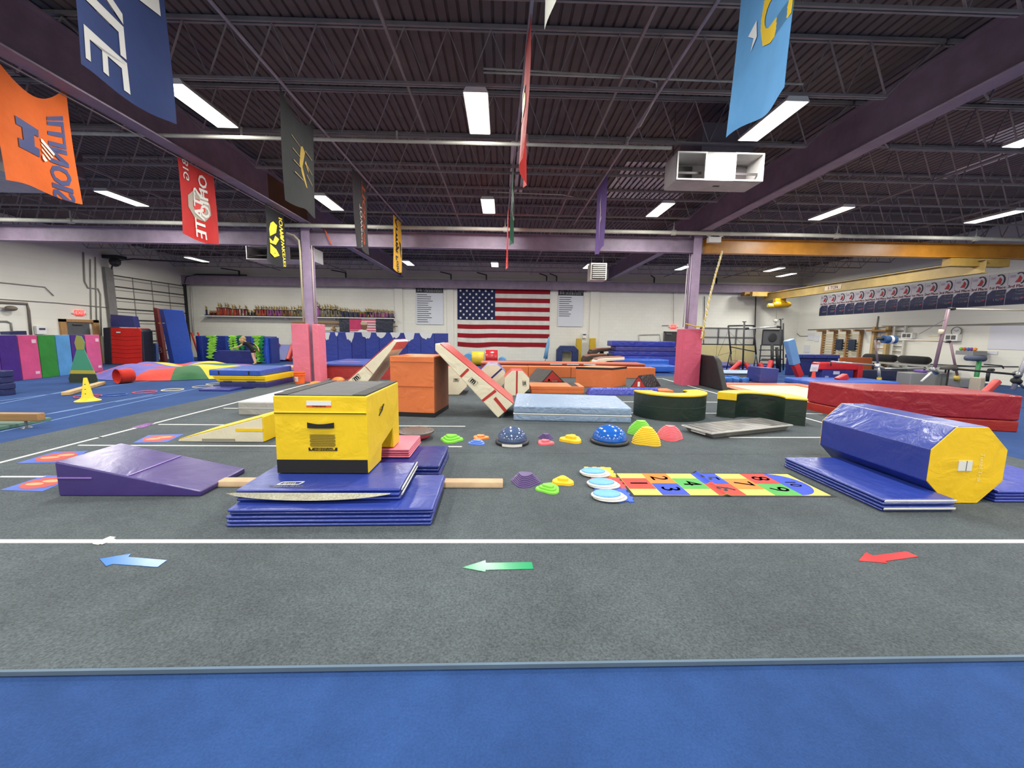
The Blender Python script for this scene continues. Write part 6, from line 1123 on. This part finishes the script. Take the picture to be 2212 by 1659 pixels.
banner('navy banner with white serif letters at the upper left',-3.13,3.28,4.12,5.0,3.50,(52,66,110),1,[('text',W_,('YALE',.55,.30,.55,.02)),('text',W_,('Y',.36,.70,.62,.06))])
banner('orange banner with navy letters at the left girder',-6.22,5.36,6.28,4.97,3.42,(222,104,42),2,[('text',(44,52,100),('ILLINOIS',.62,.80,.33,.05)),('poly',(44,52,100),[(.42,.22),(.42,.52),(.50,.52),(.50,.45),(.62,.45),(.62,.52),(.70,.52),(.70,.22),(.62,.22),(.62,.29),(.50,.29),(.50,.22)]),('poly',(230,206,190),[(.50,.545),(.50,.57),(.60,.74),(.62,.72),(.53,.55)]),('poly',(230,206,190),[(.55,.55),(.57,.55),(.65,.69),(.64,.71)]),('poly',(230,206,190),[(.60,.55),(.62,.55),(.68,.65),(.67,.67)]),('poly',(230,206,190),[(.65,.55),(.70,.55),(.72,.58),(.70,.62)])],sag=.35,fold=.05)
banner('red banner with grey ring emblem at the left girder',-6.22,8.2,9.16,4.86,3.42,(212,52,50),3,[('poly',(170,160,146),el(.52,.5,.20,.32,8,PI/8,2*PI+PI/8)),('poly',(212,52,50),el(.52,.5,.10,.17,8,PI/8,2*PI+PI/8)),('text',W_,('OHIO',.36,.66,.32,.03)),('text',W_,('STATE',.62,.50,.34,.03)),('text',W_,('B1G',.12,.18,.22,.02))])
banner('black banner with yellow bird emblem beside the column',-6.22,11.0,11.9,4.86,3.40,(40,42,44),4,[('text',(232,206,50),('IOWA',.30,.82,.22,.03)),('text',(232,206,50),('HAWKEYES',.68,.82,.19,.03)),('poly',(232,206,50),[(.22,.42),(.26,.62),(.40,.55),(.52,.20),(.40,.15),(.28,.25)]),('poly',(232,206,50),[(.46,.5),(.5,.66),(.62,.5),(.64,.2),(.56,.15),(.58,.38)]),('poly',(232,206,50),[(.66,.2),(.70,.5),(.80,.6),(.86,.4),(.82,.2)]),('poly',(40,42,44),[(.72,.28),(.74,.42),(.79,.45),(.80,.3)])],fold=.05)
banner('black banner with slender gold emblem on the left pole',-3.14,6.1,7.08,5.0,3.48,(56,58,58),5,[('poly',(206,176,84),[(.30,.55),(.36,.62),(.46,.56),(.56,.50),(.66,.56),(.76,.66),(.77,.62),(.66,.48),(.54,.42),(.42,.46),(.32,.50)]),('poly',(206,176,84),[(.46,.62),(.54,.72),(.58,.72),(.50,.58)])]+[('poly',(190,170,110),[(a,.26),(a+.05,.48),(a+.056,.48),(a+.012,.26)]) for a in (.28,.42,.54,.66)]+[('poly',(190,170,110),[(a,.60),(a+.07,.86),(a+.076,.86),(a+.012,.60)]) for a in (.34,.5,.62)],sag=.25)
banner('charcoal banner with orange and white letters on the left pole',-3.15,8.85,9.75,4.98,3.42,(74,72,74),6,[('text',(206,92,48),('TIGERS',.48,.68,.42,.03)),('text',W_,('TOWSON',.70,.36,.20,.02))],fold=.05)
banner('golden yellow banner with black script on the left pole',-3.16,11.95,12.85,4.95,3.42,(220,170,60),7,[('text',(40,36,30),('Army',.30,.40,.42,.02)),('text',(40,36,30),('West Point',.66,.42,.26,.02)),('poly',(70,60,40),[(.40,.66),(.44,.8),(.55,.86),(.62,.8),(.70,.84),(.72,.78),(.6,.72),(.5,.74)])],fold=.03)
banner('red banner seen edge-on at the centre pole',.262,4.75,5.65,5.03,3.52,(206,44,38),8,[('poly',(232,196,50),el(.55,.35,.12,.2)),('poly',(40,36,36),el(.42,.35,.04,.12))],drift=-.03,fold=.06)
banner('green banner seen edge-on at the centre pole',.19,8.25,9.15,5.03,3.50,(46,104,76),9,[('poly',(206,222,210),el(.5,.5,.2,.25))],drift=-.02,fold=.05)
banner('second red banner seen edge-on further along the centre pole',.125,11.4,12.3,5.03,3.48,(214,50,46),10,[('poly',(170,36,36),el(.75,.5,.08,.2))],drift=-.02,fold=.03)
banner('white banner corner hanging from the top picture edge',.31,2.95,3.85,5.05,4.22,(216,216,204),11,drift=.06)
banner('pale blue banner with yellow block letters at the upper right',2.15,3.22,4.02,5.0,3.46,(98,160,212),12,[('text',(236,200,40),('LIU',.36,.32,.66,.05)),('poly',(232,236,236),[(.46,.66),(.5,.80),(.54,.70),(.60,.74),(.55,.64)])],fold=.04)
banner('purple banner with white streak on the right pole',2.2,8.95,9.9,5.0,3.5,(110,84,150),13,[('poly',(206,196,206),[(.16,.42),(.30,.52),(.42,.44),(.60,.52),(.84,.46),(.60,.44),(.44,.36),(.30,.44)]),('poly',(206,196,206),[(.5,.3),(.58,.5),(.6,.5),(.54,.28)])],fold=.03)
